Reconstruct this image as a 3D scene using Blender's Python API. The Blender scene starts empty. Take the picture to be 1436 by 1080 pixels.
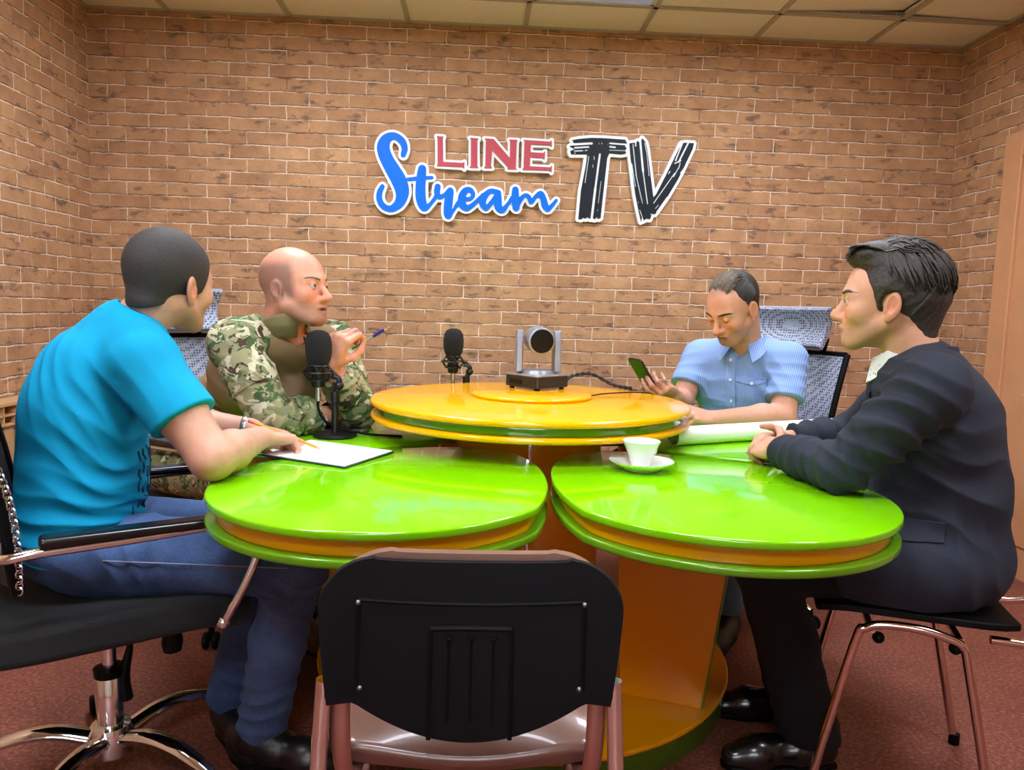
import bpy, math, random
import numpy as np
from mathutils import Matrix, Vector, Quaternion

random.seed(7)
SC = bpy.context.scene
COL = SC.collection

# ------------------------------------------------------------------ camera
cam_d = bpy.data.cameras.new('camera')
cam_d.sensor_fit = 'HORIZONTAL'; cam_d.sensor_width = 36.0; cam_d.lens = 1040.0/1436.0*36.0
cam_d.clip_start = 0.02
cam = bpy.data.objects.new('camera', cam_d); COL.objects.link(cam)
_r = Vector((0.99862, -0.04336, 0.02962)); _d = Vector((0.02505, -0.1023, -0.99444)); _f = Vector((0.04615, 0.99381, -0.10107))
cam.matrix_world = Matrix(((_r.x, -_d.x, -_f.x, 0), (_r.y, -_d.y, -_f.y, 0), (_r.z, -_d.z, -_f.z, 1.17), (0, 0, 0, 1)))
SC.camera = cam

# ------------------------------------------------------------------ view, world
SC.view_settings.view_transform = 'Standard'; SC.view_settings.look = 'None'
SC.view_settings.gamma = 1.0; SC.view_settings.use_curve_mapping = False
SC.view_settings.exposure = 0.0
SC.cycles.max_bounces = 8; SC.cycles.diffuse_bounces = 4; SC.cycles.glossy_bounces = 4
SC.cycles.caustics_reflective = False; SC.cycles.caustics_refractive = False
SC.cycles.sample_clamp_indirect = 6.0
world = bpy.data.worlds.new('world'); SC.world = world; world.use_nodes = True
world.node_tree.nodes['Background'].inputs[0].default_value = (0.9, 0.95, 1.0, 1)
world.node_tree.nodes['Background'].inputs[1].default_value = 0.3

# room dimensions (metres); the camera stands at x=0, y=0
XL, XR, YB, YF, HC = -2.007, 2.523, 3.981, -2.4, 2.615
FILL_W = 42.0          # strength of the unseen ceiling panels added for light
WINDOW_FILL_W = 11.0         # fill through the added, unseen window behind the camera
# ================================================================== helpers
def lin(c):
    """sRGB 0..255 -> linear"""
    o = []
    for v in c[:3]:
        v = v/255.0
        o.append(v/12.92 if v <= 0.04045 else ((v+0.055)/1.055)**2.4)
    return (o[0], o[1], o[2], 1.0)

class NT:
    """small wrapper for building node materials"""
    def __init__(s, name):
        s.m = bpy.data.materials.new(name); s.m.use_nodes = True
        s.t = s.m.node_tree; s.b = s.t.nodes['Principled BSDF']
    def n(s, kind, **kw):
        nd = s.t.nodes.new(kind)
        for k, v in kw.items():
            if k.startswith('i_'):
                nd.inputs[k[2:].replace('_', ' ')].default_value = v
            else: setattr(nd, k, v)
        return nd
    def l(s, a, b): s.t.links.new(a, b)
    def coord(s, kind='Object', scale=(1, 1, 1), rot=(0, 0, 0)):
        tc = s.n('ShaderNodeTexCoord'); mp = s.n('ShaderNodeMapping')
        mp.inputs['Scale'].default_value = scale; mp.inputs['Rotation'].default_value = rot
        s.l(tc.outputs[kind], mp.inputs['Vector']); return mp.outputs['Vector']
    def noise(s, vec, scale, detail=3, rough=0.5):
        nd = s.n('ShaderNodeTexNoise'); nd.inputs['Scale'].default_value = scale
        nd.inputs['Detail'].default_value = detail; nd.inputs['Roughness'].default_value = rough
        if vec is not None: s.l(vec, nd.inputs['Vector'])
        return nd
    def ramp(s, fac, stops, interp='LINEAR'):
        nd = s.n('ShaderNodeValToRGB'); cr = nd.color_ramp; cr.interpolation = interp
        while len(cr.elements) < len(stops): cr.elements.new(0.5)
        for e, (p, c) in zip(cr.elements, stops): e.position = p; e.color = c
        s.l(fac, nd.inputs['Fac']); return nd.outputs['Color']
    def mix(s, fac, a, b, mode='MIX'):
        nd = s.n('ShaderNodeMix', data_type='RGBA', blend_type=mode)
        for sock, v in ((nd.inputs[0], fac), (nd.inputs[6], a), (nd.inputs[7], b)):
            if hasattr(v, 'links'): s.l(v, sock)
            else: sock.default_value = v
        return nd.outputs[2]
    def math(s, op, a, b=0.0, clamp=False):
        nd = s.n('ShaderNodeMath', operation=op, use_clamp=clamp)
        for sock, v in ((nd.inputs[0], a), (nd.inputs[1], b)):
            if hasattr(v, 'links'): s.l(v, sock)
            else: sock.default_value = v
        return nd.outputs[0]
    def bump(s, h, strength=0.3, dist=0.005):
        nd = s.n('ShaderNodeBump'); nd.inputs['Strength'].default_value = strength
        nd.inputs['Distance'].default_value = dist; s.l(h, nd.inputs['Height'])
        s.l(nd.outputs['Normal'], s.b.inputs['Normal']); return nd
    def set(s, **kw):
        for k, v in kw.items():
            sock = s.b.inputs[k.replace('_', ' ')]
            if hasattr(v, 'links'): s.l(v, sock)
            else: sock.default_value = v
        return s.m

MATS = {}
def pmat(name, rgb, rough=0.5, metal=0.0, vary=0.06, nscale=30.0, bump=0.0, coat=0.0, spec=0.5, bscale=None):
    """plain procedural material: a base colour with slight noise variation and optional bump"""
    if name in MATS: return MATS[name]
    k = NT(name); v = k.coord()
    nz = k.noise(v, nscale, 3)
    c = lin(rgb)
    lo = tuple(x*(1-vary) for x in c[:3])+(1,); hi = tuple(min(1, x*(1+vary)) for x in c[:3])+(1,)
    k.set(Base_Color=k.ramp(nz.outputs['Fac'], [(0.3, lo), (0.7, hi)]), Roughness=rough, Metallic=metal)
    k.b.inputs['Coat Weight'].default_value = coat; k.b.inputs['Coat Roughness'].default_value = 0.05
    k.b.inputs['Specular IOR Level'].default_value = spec
    if bump: k.bump(k.noise(v, bscale or nscale*4, 4).outputs['Fac'], bump, 0.002)
    MATS[name] = k.m; return k.m

def attr_mat(name, rough=0.5, bump=0.0, bscale=200.0, sss=0.0, spec=0.4, vary=0.1, nscale=40.0):
    """material whose base colour is the mesh's own 'col' attribute with a little noise"""
    k = NT(name); at = k.n('ShaderNodeAttribute', attribute_name='col'); v = k.coord()
    nz = k.noise(v, nscale, 3)
    g = k.ramp(nz.outputs['Fac'], [(0.3, (1-vary, 1-vary, 1-vary, 1)), (0.7, (1+vary, 1+vary, 1+vary, 1))])
    k.set(Base_Color=k.mix(1.0, at.outputs['Color'], g, 'MULTIPLY'), Roughness=rough)
    k.b.inputs['Specular IOR Level'].default_value = spec
    if sss:
        k.b.inputs['Subsurface Weight'].default_value = sss
        k.b.inputs['Subsurface Radius'].default_value = (1.0, 0.35, 0.2)
        k.b.inputs['Subsurface Scale'].default_value = 0.008
    if bump: k.bump(k.noise(v, bscale, 3).outputs['Fac'], bump, 0.001)
    return k.m

# ---- object bookkeeping
def tag(o, label, cat, group=None):
    o['label'] = label; o['category'] = cat
    if group: o['group'] = group
    return o
def thing(name, label, cat, loc=(0, 0, 0), rz=0.0, group=None):
    o = bpy.data.objects.new(name, None); COL.objects.link(o)
    o.empty_display_size = 0.1
    o.location = loc; o.rotation_euler = (0, 0, rz); o['base'] = 1
    return tag(o, label, cat, group)
def attach(o, parent, world):
    o.parent = parent
    if world:      # the mesh is given in world coordinates: undo the root's placement
        r = parent
        if r.parent is None:
            o.matrix_parent_inverse = (Matrix.Translation(r.location) @ r.rotation_euler.to_matrix().to_4x4()).inverted()
class MB:
    """collects vertices and faces"""
    def __init__(s): s.v = []; s.f = []
    def add(s, V, F):
        k = len(s.v); s.v += [tuple(map(float, p)) for p in V]; s.f += [tuple(i+k for i in f) for f in F]; return s
    def box(s, c, d, R=None):
        x, y, z = d[0]/2, d[1]/2, d[2]/2
        P = np.array([(-x, -y, -z), (x, -y, -z), (x, y, -z), (-x, y, -z), (-x, -y, z), (x, -y, z), (x, y, z), (-x, y, z)])
        if R is not None: P = P @ np.array(R).T
        return s.add(P+np.array(c), [(0, 3, 2, 1), (4, 5, 6, 7), (0, 1, 5, 4), (1, 2, 6, 5), (2, 3, 7, 6), (3, 0, 4, 7)])
    def lathe(s, c, prof, n=48, axis=None, a0=0.0):
        """profile = [(r, z)...] revolved about the z axis (or about 'axis') through c"""
        V = []; m = len(prof)
        for i in range(n):
            a = a0+2*math.pi*i/n
            for r, z in prof: V.append((r*math.cos(a), r*math.sin(a), z))
        F = []
        for i in range(n):
            j = (i+1) % n
            for k in range(m-1): F.append((i*m+k, j*m+k, j*m+k+1, i*m+k+1))
        F.append(tuple(i*m+m-1 for i in range(n))); F.append(tuple(i*m for i in reversed(range(n))))
        V = np.array(V)
        if axis is not None: V = V @ np.array(frame_z(axis)).T
        return s.add(V+np.array(c), F)
    def tube(s, pts, r, n=10, smooth=0, closed=False, flat=None):
        P = catmull(pts, smooth) if smooth else np.array(pts, float)
        rr = np.interp(np.linspace(0, 1, len(P)), np.linspace(0, 1, len(r)), r) if hasattr(r, '__len__') else np.full(len(P), r)
        m = len(P); T = np.gradient(P, axis=0)
        if closed: T = np.roll(P, -1, 0)-np.roll(P, 1, 0)
        T /= np.linalg.norm(T, axis=1)[:, None]+1e-12
        up = np.array((0, 0, 1.0)) if abs(T[0][2]) < 0.9 else np.array((1.0, 0, 0))
        V = []
        N = np.cross(T[0], up); N /= np.linalg.norm(N)
        for i in range(m):
            N = N-T[i]*(N@T[i]); N /= np.linalg.norm(N)+1e-12; B = np.cross(T[i], N)
            fa, fb = flat or (1, 1)
            for k in range(n):
                a = 2*math.pi*k/n
                V.append(P[i]+rr[i]*(fa*math.cos(a)*N+fb*math.sin(a)*B))
        F = []
        for i in range(m if closed else m-1):
            j = (i+1) % m
            for k in range(n):
                q = (k+1) % n; F.append((i*n+k, i*n+q, j*n+q, j*n+k))
        if not closed: F.append(tuple(reversed(range(n)))); F.append(tuple((m-1)*n+k for k in range(n)))
        return s.add(V, F)
    def sphere(s, c, r, n=16, R=None):
        r = (r, r, r) if not hasattr(r, '__len__') else r
        V = [(0, 0, -1)]
        for i in range(1, n):
            p = -math.pi/2+math.pi*i/n
            for k in range(2*n):
                a = math.pi*k/n; V.append((math.cos(p)*math.cos(a), math.cos(p)*math.sin(a), math.sin(p)))
        V.append((0, 0, 1)); F = []; m = 2*n
        for k in range(m): F.append((0, 1+(k+1) % m, 1+k))
        for i in range(n-2):
            for k in range(m):
                q = (k+1) % m; F.append((1+i*m+k, 1+i*m+q, 1+(i+1)*m+q, 1+(i+1)*m+k))
        L = len(V)-1; b = 1+(n-2)*m
        for k in range(m): F.append((b+k, b+(k+1) % m, L))
        V = np.array(V)*np.array(r)
        if R is not None: V = V @ np.array(R).T
        return s.add(V+np.array(c), F)
    def prism(s, poly, z0, z1, R=None, c=(0, 0, 0)):
        n = len(poly); V = [(x, y, z0) for x, y in poly]+[(x, y, z1) for x, y in poly]
        F = [tuple(reversed(range(n))), tuple(range(n, 2*n))]+[(i, (i+1) % n, n+(i+1) % n, n+i) for i in range(n)]
        V = np.array(V, float)
        if R is not None: V = V @ np.array(R).T
        return s.add(V+np.array(c), F)
    def sheet(s, G, thick, R=None):
        """a thick curved panel from a grid of points G[i][j]; thickness along the surface normal"""
        G = np.array(G, float); m, n, _ = G.shape
        du = np.gradient(G, axis=0); dv = np.gradient(G, axis=1)
        N = np.cross(du, dv); N /= np.linalg.norm(N, axis=2)[..., None]+1e-12
        A = (G+N*thick/2).reshape(-1, 3); B = (G-N*thick/2).reshape(-1, 3); k = m*n
        F = []
        for i in range(m-1):
            for j in range(n-1):
                a, b, c, d = i*n+j, (i+1)*n+j, (i+1)*n+j+1, i*n+j+1
                F.append((a, b, c, d)); F.append((k+d, k+c, k+b, k+a))
        ring = [j for j in range(n)]+[i*n+n-1 for i in range(1, m)]+[(m-1)*n+j for j in range(n-2, -1, -1)]+[i*n for i in range(m-2, 0, -1)]
        for a, b in zip(ring, ring[1:]+ring[:1]): F.append((b, a, k+a, k+b)[::-1])
        return s.add(np.vstack([A, B]), F)
    def obj(s, name, mat, parent=None, world=True, bevel=0.0, smooth=True, seg=2, sub=0, angle=40):
        me = bpy.data.meshes.new(name); me.from_pydata(s.v, [], s.f); me.update()
        o = bpy.data.objects.new(name, me); COL.objects.link(o)
        me.materials.append(mat)
        return finish(o, parent, world, bevel, smooth, seg, sub, angle)
def finish(o, parent=None, world=True, bevel=0.0, smooth=True, seg=2, sub=0, angle=40):
    me = o.data
    if smooth: me.polygons.foreach_set('use_smooth', [True]*len(me.polygons))
    if bevel:
        b = o.modifiers.new('bevel', 'BEVEL'); b.width = bevel; b.segments = seg; b.limit_method = 'ANGLE'; b.angle_limit = math.radians(35)
        b.harden_normals = smooth
    if sub:
        b = o.modifiers.new('sub', 'SUBSURF'); b.levels = sub; b.render_levels = sub
    if smooth and not sub:
        try: me.set_sharp_from_angle(angle=math.radians(angle))
        except Exception: pass
    if parent is not None: attach(o, parent, world)
    return o
def frame_z(d):
    z = np.array(d, float); z /= np.linalg.norm(z)
    u = np.array((0, 0, 1.0)) if abs(z[2]) < 0.95 else np.array((1.0, 0, 0))
    x = np.cross(u, z); x /= np.linalg.norm(x); y = np.cross(z, x)
    return np.stack([x, y, z], axis=1)
def catmull(P, k):
    P = np.array(P, float); n = len(P)
    if n < 3: return P
    Q = np.vstack([2*P[0]-P[1], P, 2*P[-1]-P[-2]]); o = []
    for i in range(1, n):
        p0, p1, p2, p3 = Q[i-1], Q[i], Q[i+1], Q[i+2]
        for t in np.linspace(0, 1, k, endpoint=False):
            o.append(0.5*(2*p1+(p2-p0)*t+(2*p0-5*p1+4*p2-p3)*t*t+(3*p1-p0-3*p2+p3)*t**3))
    o.append(P[-1]); return np.array(o)
def rrect(w, h, r, n=6, cx=0, cy=0):
    P = []
    for (sx, sy, a0) in ((1, -1, -90), (1, 1, 0), (-1, 1, 90), (-1, -1, 180)):
        for i in range(n+1):
            a = math.radians(a0+90*i/n); P.append((cx+sx*(w/2-r)+r*math.cos(a), cy+sy*(h/2-r)+r*math.sin(a)))
    return P
def dup_tree(o, parent=None):
    c = o.copy(); COL.objects.link(c); c.parent = parent
    if parent is not None: c.matrix_parent_inverse = o.matrix_parent_inverse.copy()
    for ch in [x for x in KIDS if x.parent == o]:
        dup_tree(ch, c)
    return c
KIDS = []
def kids_of(root):
    """refresh the list of all descendants of root"""
    KIDS.clear()
    for x in COL.objects:
        p = x.parent
        while p is not None:
            if p == root: KIDS.append(x); break
            p = p.parent
def struct(o): o['kind'] = 'structure'; return o

# ================================================================== signed distance modelling
BIG = 9.0
def v3(p): return np.array(p, float)
def norm(p): p = v3(p); return p/np.linalg.norm(p)
class Cone:
    def __init__(s, a, b, ra, rb=None):
        s.a, s.b, s.ra, s.rb = v3(a), v3(b), ra, ra if rb is None else rb
        s.c = (s.a+s.b)/2; s.R = np.linalg.norm(s.a-s.b)/2+max(s.ra, s.rb); s.op = '+'
    def f(s, P):
        ba = s.b-s.a; t = np.clip((P-s.a)@ba/(ba@ba+1e-12), 0, 1)
        return np.linalg.norm(P-s.a-t[..., None]*ba, axis=-1)-(s.ra+(s.rb-s.ra)*t)
class Ell:
    def __init__(s, c, r, R=None):
        s.c, s.r = v3(c), v3(r); s.M = np.eye(3) if R is None else np.array(R, float); s.R = max(r); s.op = '+'
    def f(s, P):
        q = (P-s.c)@s.M.T
        k0 = np.linalg.norm(q/s.r, axis=-1); k1 = np.linalg.norm(q/(s.r**2), axis=-1)
        return np.where(k0 < 1e-6, -s.r.min(), k0*(k0-1)/(k1+1e-9))
class RBox:
    def __init__(s, c, h, R=None, rad=0.01):
        s.c, s.h = v3(c), v3(h); s.M = np.eye(3) if R is None else np.array(R, float); s.rad = rad; s.R = np.linalg.norm(h); s.op = '+'
    def f(s, P):
        q = np.abs((P-s.c)@s.M.T)-(s.h-s.rad)
        return np.linalg.norm(np.maximum(q, 0), axis=-1)+np.minimum(q.max(-1), 0)-s.rad
class Plane:      # keeps the side the normal points away from
    def __init__(s, c, n, k=0.0): s.c, s.n, s.R, s.op, s.k = v3(c), norm(n), 1e3, 'cut', k
    def f(s, P): return (P-s.c)@s.n
class Cyl:        # vertical cylinder slab
    def __init__(s, c, r, h): s.c, s.r, s.h, s.R, s.op = v3(c), r, h, max(r, h), '+'
    def f(s, P):
        q = P-s.c; a = np.hypot(q[..., 0], q[..., 1])-s.r; b = np.abs(q[..., 2])-s.h
        return np.minimum(np.maximum(a, b), 0)+np.hypot(np.maximum(a, 0), np.maximum(b, 0))
def sub(p, k=0.004): p.op = '-'; p.k2 = k; return p
def smin(a, b, k):
    if k <= 0: return np.minimum(a, b)
    h = np.maximum(k-np.abs(a-b), 0)/k
    return np.minimum(a, b)-h*h*k*0.25
class Grp:
    def __init__(s, prims, k=0.02, K=0.02): s.p, s.k, s.K = prims, k, K
def field(groups, P, bc, br, margin, disp=None):
    D = np.full(P.shape[:-1], BIG)
    for g in groups:
        G = np.full(P.shape[:-1], BIG)
        for p in g.p:
            sel = np.nonzero(np.linalg.norm(bc-p.c, axis=1) < p.R+br+margin)[0] if p.R < 100 else np.arange(len(bc))
            if len(sel) == 0: continue
            d = p.f(P[sel])
            if p.op == '+': G[sel] = smin(G[sel], d, getattr(p, 'k', g.k))
            elif p.op == '-': G[sel] = -smin(-G[sel], d, p.k2)
            else: G[sel] = -smin(-G[sel], -d, p.k) if p.k else np.maximum(G[sel], d)
        if getattr(g, 'minus', False): D = -smin(-D, G, g.K)
        else: D = smin(D, G, g.K)
    if disp is not None: D = D+disp(P)
    return D
def sdf_mesh(groups, lo, hi, h, disp=None, B=8, relax=2):
    lo = v3(lo); hi = v3(hi)
    nb = np.ceil((hi-lo)/(h*B)).astype(int); n = nb*B
    I = np.stack(np.meshgrid(*[np.arange(k) for k in nb], indexing='ij'), -1).reshape(-1, 3)
    bc = lo+(I+0.5)*h*B-0.5*h; br = h*B*0.87
    Dc = field(groups, bc[:, None, :], bc, br, 0.10)[:, 0]
    act = np.abs(Dc) < br*1.35+0.012
    D = np.full(n, BIG, np.float32)
    Dv = D.reshape(nb[0], B, nb[1], B, nb[2], B)
    inside = Dc < 0
    for q in I[inside & ~act]: Dv[q[0], :, q[1], :, q[2], :] = -BIG
    A = I[act]; o = np.stack(np.meshgrid(*[np.arange(B)]*3, indexing='ij'), -1).reshape(-1, 3)
    for s in range(0, len(A), 1500):
        a = A[s:s+1500]
        P = lo+(a[:, None, :]*B+o[None])*h
        d = field(groups, P, bc[act][s:s+1500], br, 0.05, disp)
        Dv[a[:, 0], :, a[:, 1], :, a[:, 2], :] = d.reshape(-1, B, B, B)
    return surface_nets(D, lo, h, relax)
def surface_nets(D, lo, h, relax=2):
    S = D < 0
    n = D.shape; c = tuple(k-1 for k in n)
    cnt = np.zeros(c, np.uint8)
    offs = [(i, j, k) for i in (0, 1) for j in (0, 1) for k in (0, 1)]
    for i, j, k in offs: cnt += S[i:c[0]+i, j:c[1]+j, k:c[2]+k]
    C = np.argwhere((cnt > 0) & (cnt < 8))
    idx = np.full(c, -1, np.int32); idx[tuple(C.T)] = np.arange(len(C))
    val = np.stack([D[C[:, 0]+i, C[:, 1]+j, C[:, 2]+k] for i, j, k in offs], 1)
    O = np.array(offs, float); V = np.zeros((len(C), 3)); W = np.zeros(len(C))
    for a in range(8):
        for b in range(a+1, 8):
            if np.abs(O[a]-O[b]).sum() != 1: continue
            m = (val[:, a] < 0) != (val[:, b] < 0)
            t = np.clip(val[:, a]/(val[:, a]-val[:, b]+1e-12), 0, 1)
            V += np.where(m[:, None], O[a]+t[:, None]*(O[b]-O[a]), 0); W += m
    V = C+V/W[:, None]
    F = []
    for ax in range(3):
        u, w = (ax+1) % 3, (ax+2) % 3
        sl0 = [slice(1, c[i]) for i in range(3)]; sl0[ax] = slice(0, c[ax])
        sl1 = list(sl0); sl1[ax] = slice(1, c[ax]+1)
        E0 = S[tuple(sl0)]; E1 = S[tuple(sl1)]
        for flip, msk in ((False, E0 & ~E1), (True, ~E0 & E1)):
            Q = np.argwhere(msk)
            if not len(Q): continue
            Q = Q+np.array([0 if i == ax else 1 for i in range(3)])
            du = np.zeros(3, int); du[u] = 1; dw = np.zeros(3, int); dw[w] = 1
            q = [idx[tuple((Q-a).T)] for a in (0*du, du, du+dw, dw)]
            f = np.stack(q if not flip else q[::-1], 1)
            F.append(f)
    F = np.vstack(F) if F else np.zeros((0, 4), int)
    F = F[(F >= 0).all(1)]
    for it in range(relax):     # light smoothing along the quad edges
        A = np.zeros_like(V); W = np.zeros(len(V))
        for a, b in ((0, 1), (1, 2), (2, 3), (3, 0)):
            np.add.at(A, F[:, a], V[F[:, b]]); np.add.at(A, F[:, b], V[F[:, a]])
            np.add.at(W, F[:, a], 1); np.add.at(W, F[:, b], 1)
        m = W > 0
        lam = 0.5 if it % 2 == 0 else -0.2
        V[m] += lam*(A[m]/W[m, None]-V[m])
    return lo+V*h, F
def np_obj(name, V, F, mat, parent=None, col=None, world=True, base=None):
    if base is not None: V = V-np.array(base)
    me = bpy.data.meshes.new(name)
    me.vertices.add(len(V)); me.vertices.foreach_set('co', V.astype(np.float32).ravel())
    k = F.shape[1]
    me.loops.add(F.size); me.loops.foreach_set('vertex_index', F.astype(np.int32).ravel())
    me.polygons.add(len(F)); me.polygons.foreach_set('loop_start', np.arange(0, F.size, k, dtype=np.int32))
    me.update(calc_edges=True)
    me.polygons.foreach_set('use_smooth', np.ones(len(F), bool))
    if col is not None:
        at = me.attributes.new('col', 'FLOAT_COLOR', 'POINT')
        c4 = np.ones((len(V), 4), np.float32); c4[:, :3] = col; at.data.foreach_set('color', c4.ravel())
    me.materials.append(mat); me.validate()
    o = bpy.data.objects.new(name, me); COL.objects.link(o)
    if base is not None: o.location = base
    if parent is not None: attach(o, parent, world)
    return o
# ================================================================== materials of the room
def brick_mat():
    k = NT('brick_cladding')
    tc = k.n('ShaderNodeTexCoord'); geo = k.n('ShaderNodeNewGeometry')
    sp = k.n('ShaderNodeSeparateXYZ'); k.l(tc.outputs['Object'], sp.inputs[0])
    nm = k.n('ShaderNodeSeparateXYZ'); k.l(geo.outputs['True Normal'], nm.inputs[0])
    isx = k.math('GREATER_THAN', k.math('ABSOLUTE', nm.outputs[0]), 0.5)
    u = k.n('ShaderNodeMix', data_type='FLOAT'); k.l(isx, u.inputs[0]); k.l(sp.outputs[0], u.inputs[2]); k.l(sp.outputs[1], u.inputs[3])
    base = k.n('ShaderNodeCombineXYZ'); k.l(u.outputs[0], base.inputs[0]); k.l(sp.outputs[2], base.inputs[1]); k.l(isx, base.inputs[2])
    wob = k.noise(tc.outputs['Object'], 16.0, 3, 0.6)
    wv = k.n('ShaderNodeVectorMath', operation='SUBTRACT'); k.l(wob.outputs['Color'], wv.inputs[0]); wv.inputs[1].default_value = (0.5, 0.5, 0.5)
    ws = k.n('ShaderNodeVectorMath', operation='MULTIPLY'); k.l(wv.outputs[0], ws.inputs[0]); ws.inputs[1].default_value = (0.016, 0.014, 0)
    wa = k.n('ShaderNodeVectorMath', operation='ADD'); k.l(base.outputs[0], wa.inputs[0]); k.l(ws.outputs[0], wa.inputs[1])
    br = k.n('ShaderNodeTexBrick', offset=0.43, squash=1.0)
    br.inputs['Scale'].default_value = 1.0; br.inputs['Brick Width'].default_value = 0.203; br.inputs['Row Height'].default_value = 0.068
    br.inputs['Mortar Size'].default_value = 0.0031; br.inputs['Mortar Smooth'].default_value = 0.25; br.inputs['Bias'].default_value = 0.0
    br.inputs['Color1'].default_value = lin((198, 154, 112)); br.inputs['Color2'].default_value = lin((182, 136, 98)); br.inputs['Mortar'].default_value = (1, 1, 1, 1)
    k.l(wa.outputs[0], br.inputs['Vector'])
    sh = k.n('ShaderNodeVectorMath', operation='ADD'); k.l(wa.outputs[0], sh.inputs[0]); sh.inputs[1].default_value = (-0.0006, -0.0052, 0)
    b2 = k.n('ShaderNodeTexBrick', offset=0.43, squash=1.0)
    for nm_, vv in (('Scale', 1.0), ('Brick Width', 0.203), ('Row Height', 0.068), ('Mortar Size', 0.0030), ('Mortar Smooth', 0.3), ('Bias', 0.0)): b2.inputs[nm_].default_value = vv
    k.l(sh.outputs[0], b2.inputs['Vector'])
    # patchy tone over the bricks
    tone = k.ramp(k.noise(base.outputs[0], 9.0, 4, 0.6).outputs['Fac'], [(0.28, (0.72, 0.69, 0.66, 1)), (0.72, (1.14, 1.13, 1.10, 1))])
    col = k.mix(1.0, br.outputs['Color'], tone, 'MULTIPLY')
    # sooty smears drawn out along the brick
    mp = k.n('ShaderNodeMapping'); mp.inputs['Scale'].default_value = (8.0, 17.0, 1.0); k.l(base.outputs[0], mp.inputs['Vector'])
    sm = k.noise(mp.outputs[0], 1.0, 5, 0.62)
    smear = k.ramp(sm.outputs['Fac'], [(0.57, (0, 0, 0, 1)), (0.67, (1, 1, 1, 1))])
    mp2 = k.n('ShaderNodeMapping'); mp2.inputs['Scale'].default_value = (24.0, 36.0, 1.0); k.l(base.outputs[0], mp2.inputs['Vector'])
    fine = k.noise(mp2.outputs[0], 1.0, 4, 0.7)
    speck = k.ramp(fine.outputs['Fac'], [(0.60, (0, 0, 0, 1)), (0.70, (1, 1, 1, 1))])
    soot = k.math('MULTIPLY', k.math('ADD', smear, k.math('MULTIPLY', speck, 0.45), True), 0.72)
    col = k.mix(soot, col, lin((78, 68, 62)))
    # whitish grout that shows only here and there
    patch = k.ramp(k.noise(base.outputs[0], 7.5, 4, 0.65).outputs['Fac'], [(0.36, (0.0, 0.0, 0.0, 1)), (0.54, (1, 1, 1, 1))])
    grout = k.mix(patch, lin((136, 94, 68)), lin((240, 220, 198)))
    edge_shade = k.ramp(k.noise(base.outputs[0], 11.0, 3, 0.6).outputs['Fac'], [(0.34, (0.25, 0.25, 0.25, 1)), (0.6, (0.78, 0.78, 0.78, 1))])
    col = k.mix(k.math('MULTIPLY', b2.outputs['Fac'], edge_shade), col, lin((84, 52, 38)))  # shadow line along each brick's lower edge, painted into the colour
    col = k.mix(br.outputs['Fac'], col, grout)
    # relief: recessed joints, cracks, pits
    h = k.math('SUBTRACT', k.math('MULTIPLY', k.noise(base.outputs[0], 45.0, 5, 0.65).outputs['Fac'], 0.5), br.outputs['Fac'])
    h = k.math('SUBTRACT', h, k.math('MULTIPLY', soot, 0.5))
    k.bump(h, 0.85, 0.008)
    return k.set(Base_Color=col, Roughness=0.82)
M_BRICK = brick_mat()
M_TILE = pmat('ceiling_tile', (238, 230, 218), 0.9, 0, 0.03, 60, 0.15)
M_TBAR = pmat('ceiling_bar', (176, 168, 156), 0.5)
M_DARK = pmat('dark_void', (22, 20, 20), 0.9)
M_PLASTER = pmat('cream_plaster', (228, 212, 190), 0.8)
M_PEACH = pmat('peach_door_paint', (206, 152, 108), 0.45, 0, 0.05, 8)
M_RAD = pmat('radiator_enamel', (214, 172, 122), 0.4, 0, 0.04, 20)
def floor_mat():
    k = NT('red_mottled_floor'); v = k.coord()
    a = k.noise(v, 90, 4, 0.7); b = k.noise(v, 5, 3, 0.5)
    c = k.ramp(a.outputs['Fac'], [(0.3, lin((92, 46, 36))), (0.5, lin((124, 66, 52))), (0.68, lin((166, 106, 86)))])
    d = k.ramp(b.outputs['Fac'], [(0.3, (0.85, 0.85, 0.85, 1)), (0.7, (1.12, 1.12, 1.12, 1))])
    k.bump(a.outputs['Fac'], 0.25, 0.002)
    return k.set(Base_Color=k.mix(1.0, c, d, 'MULTIPLY'), Roughness=0.6)
M_FLOOR = floor_mat()
def emit_mat(name, rgb, w):
    k = NT(name); e = k.n('ShaderNodeEmission'); e.inputs[0].default_value = lin(rgb); e.inputs[1].default_value = w
    v = k.coord(scale=(1, 1, 1))
    k.l(e.outputs[0], k.t.nodes['Material Output'].inputs[0]); return k.m

# ================================================================== room shell
T = 0.12
def wall(name, c, d, mat):
    return struct(MB().box(c, d).obj(name, mat, smooth=False))
wall('floor', ((XL+XR)/2, (YB+YF)/2, -0.05), (XR-XL+2*T, YB-YF+2*T, 0.1), M_FLOOR)
wall('wall_back', ((XL+XR)/2, YB+T/2, 1.4), (XR-XL+2*T, T, 2.8), M_BRICK)
wall('wall_left', (XL-T/2, (YB+YF)/2, 1.4), (T, YB-YF, 2.8), M_BRICK)
wall('wall_right', (XR+T/2, (YB+YF)/2, 1.4), (T, YB-YF, 2.8), M_BRICK)
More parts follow.
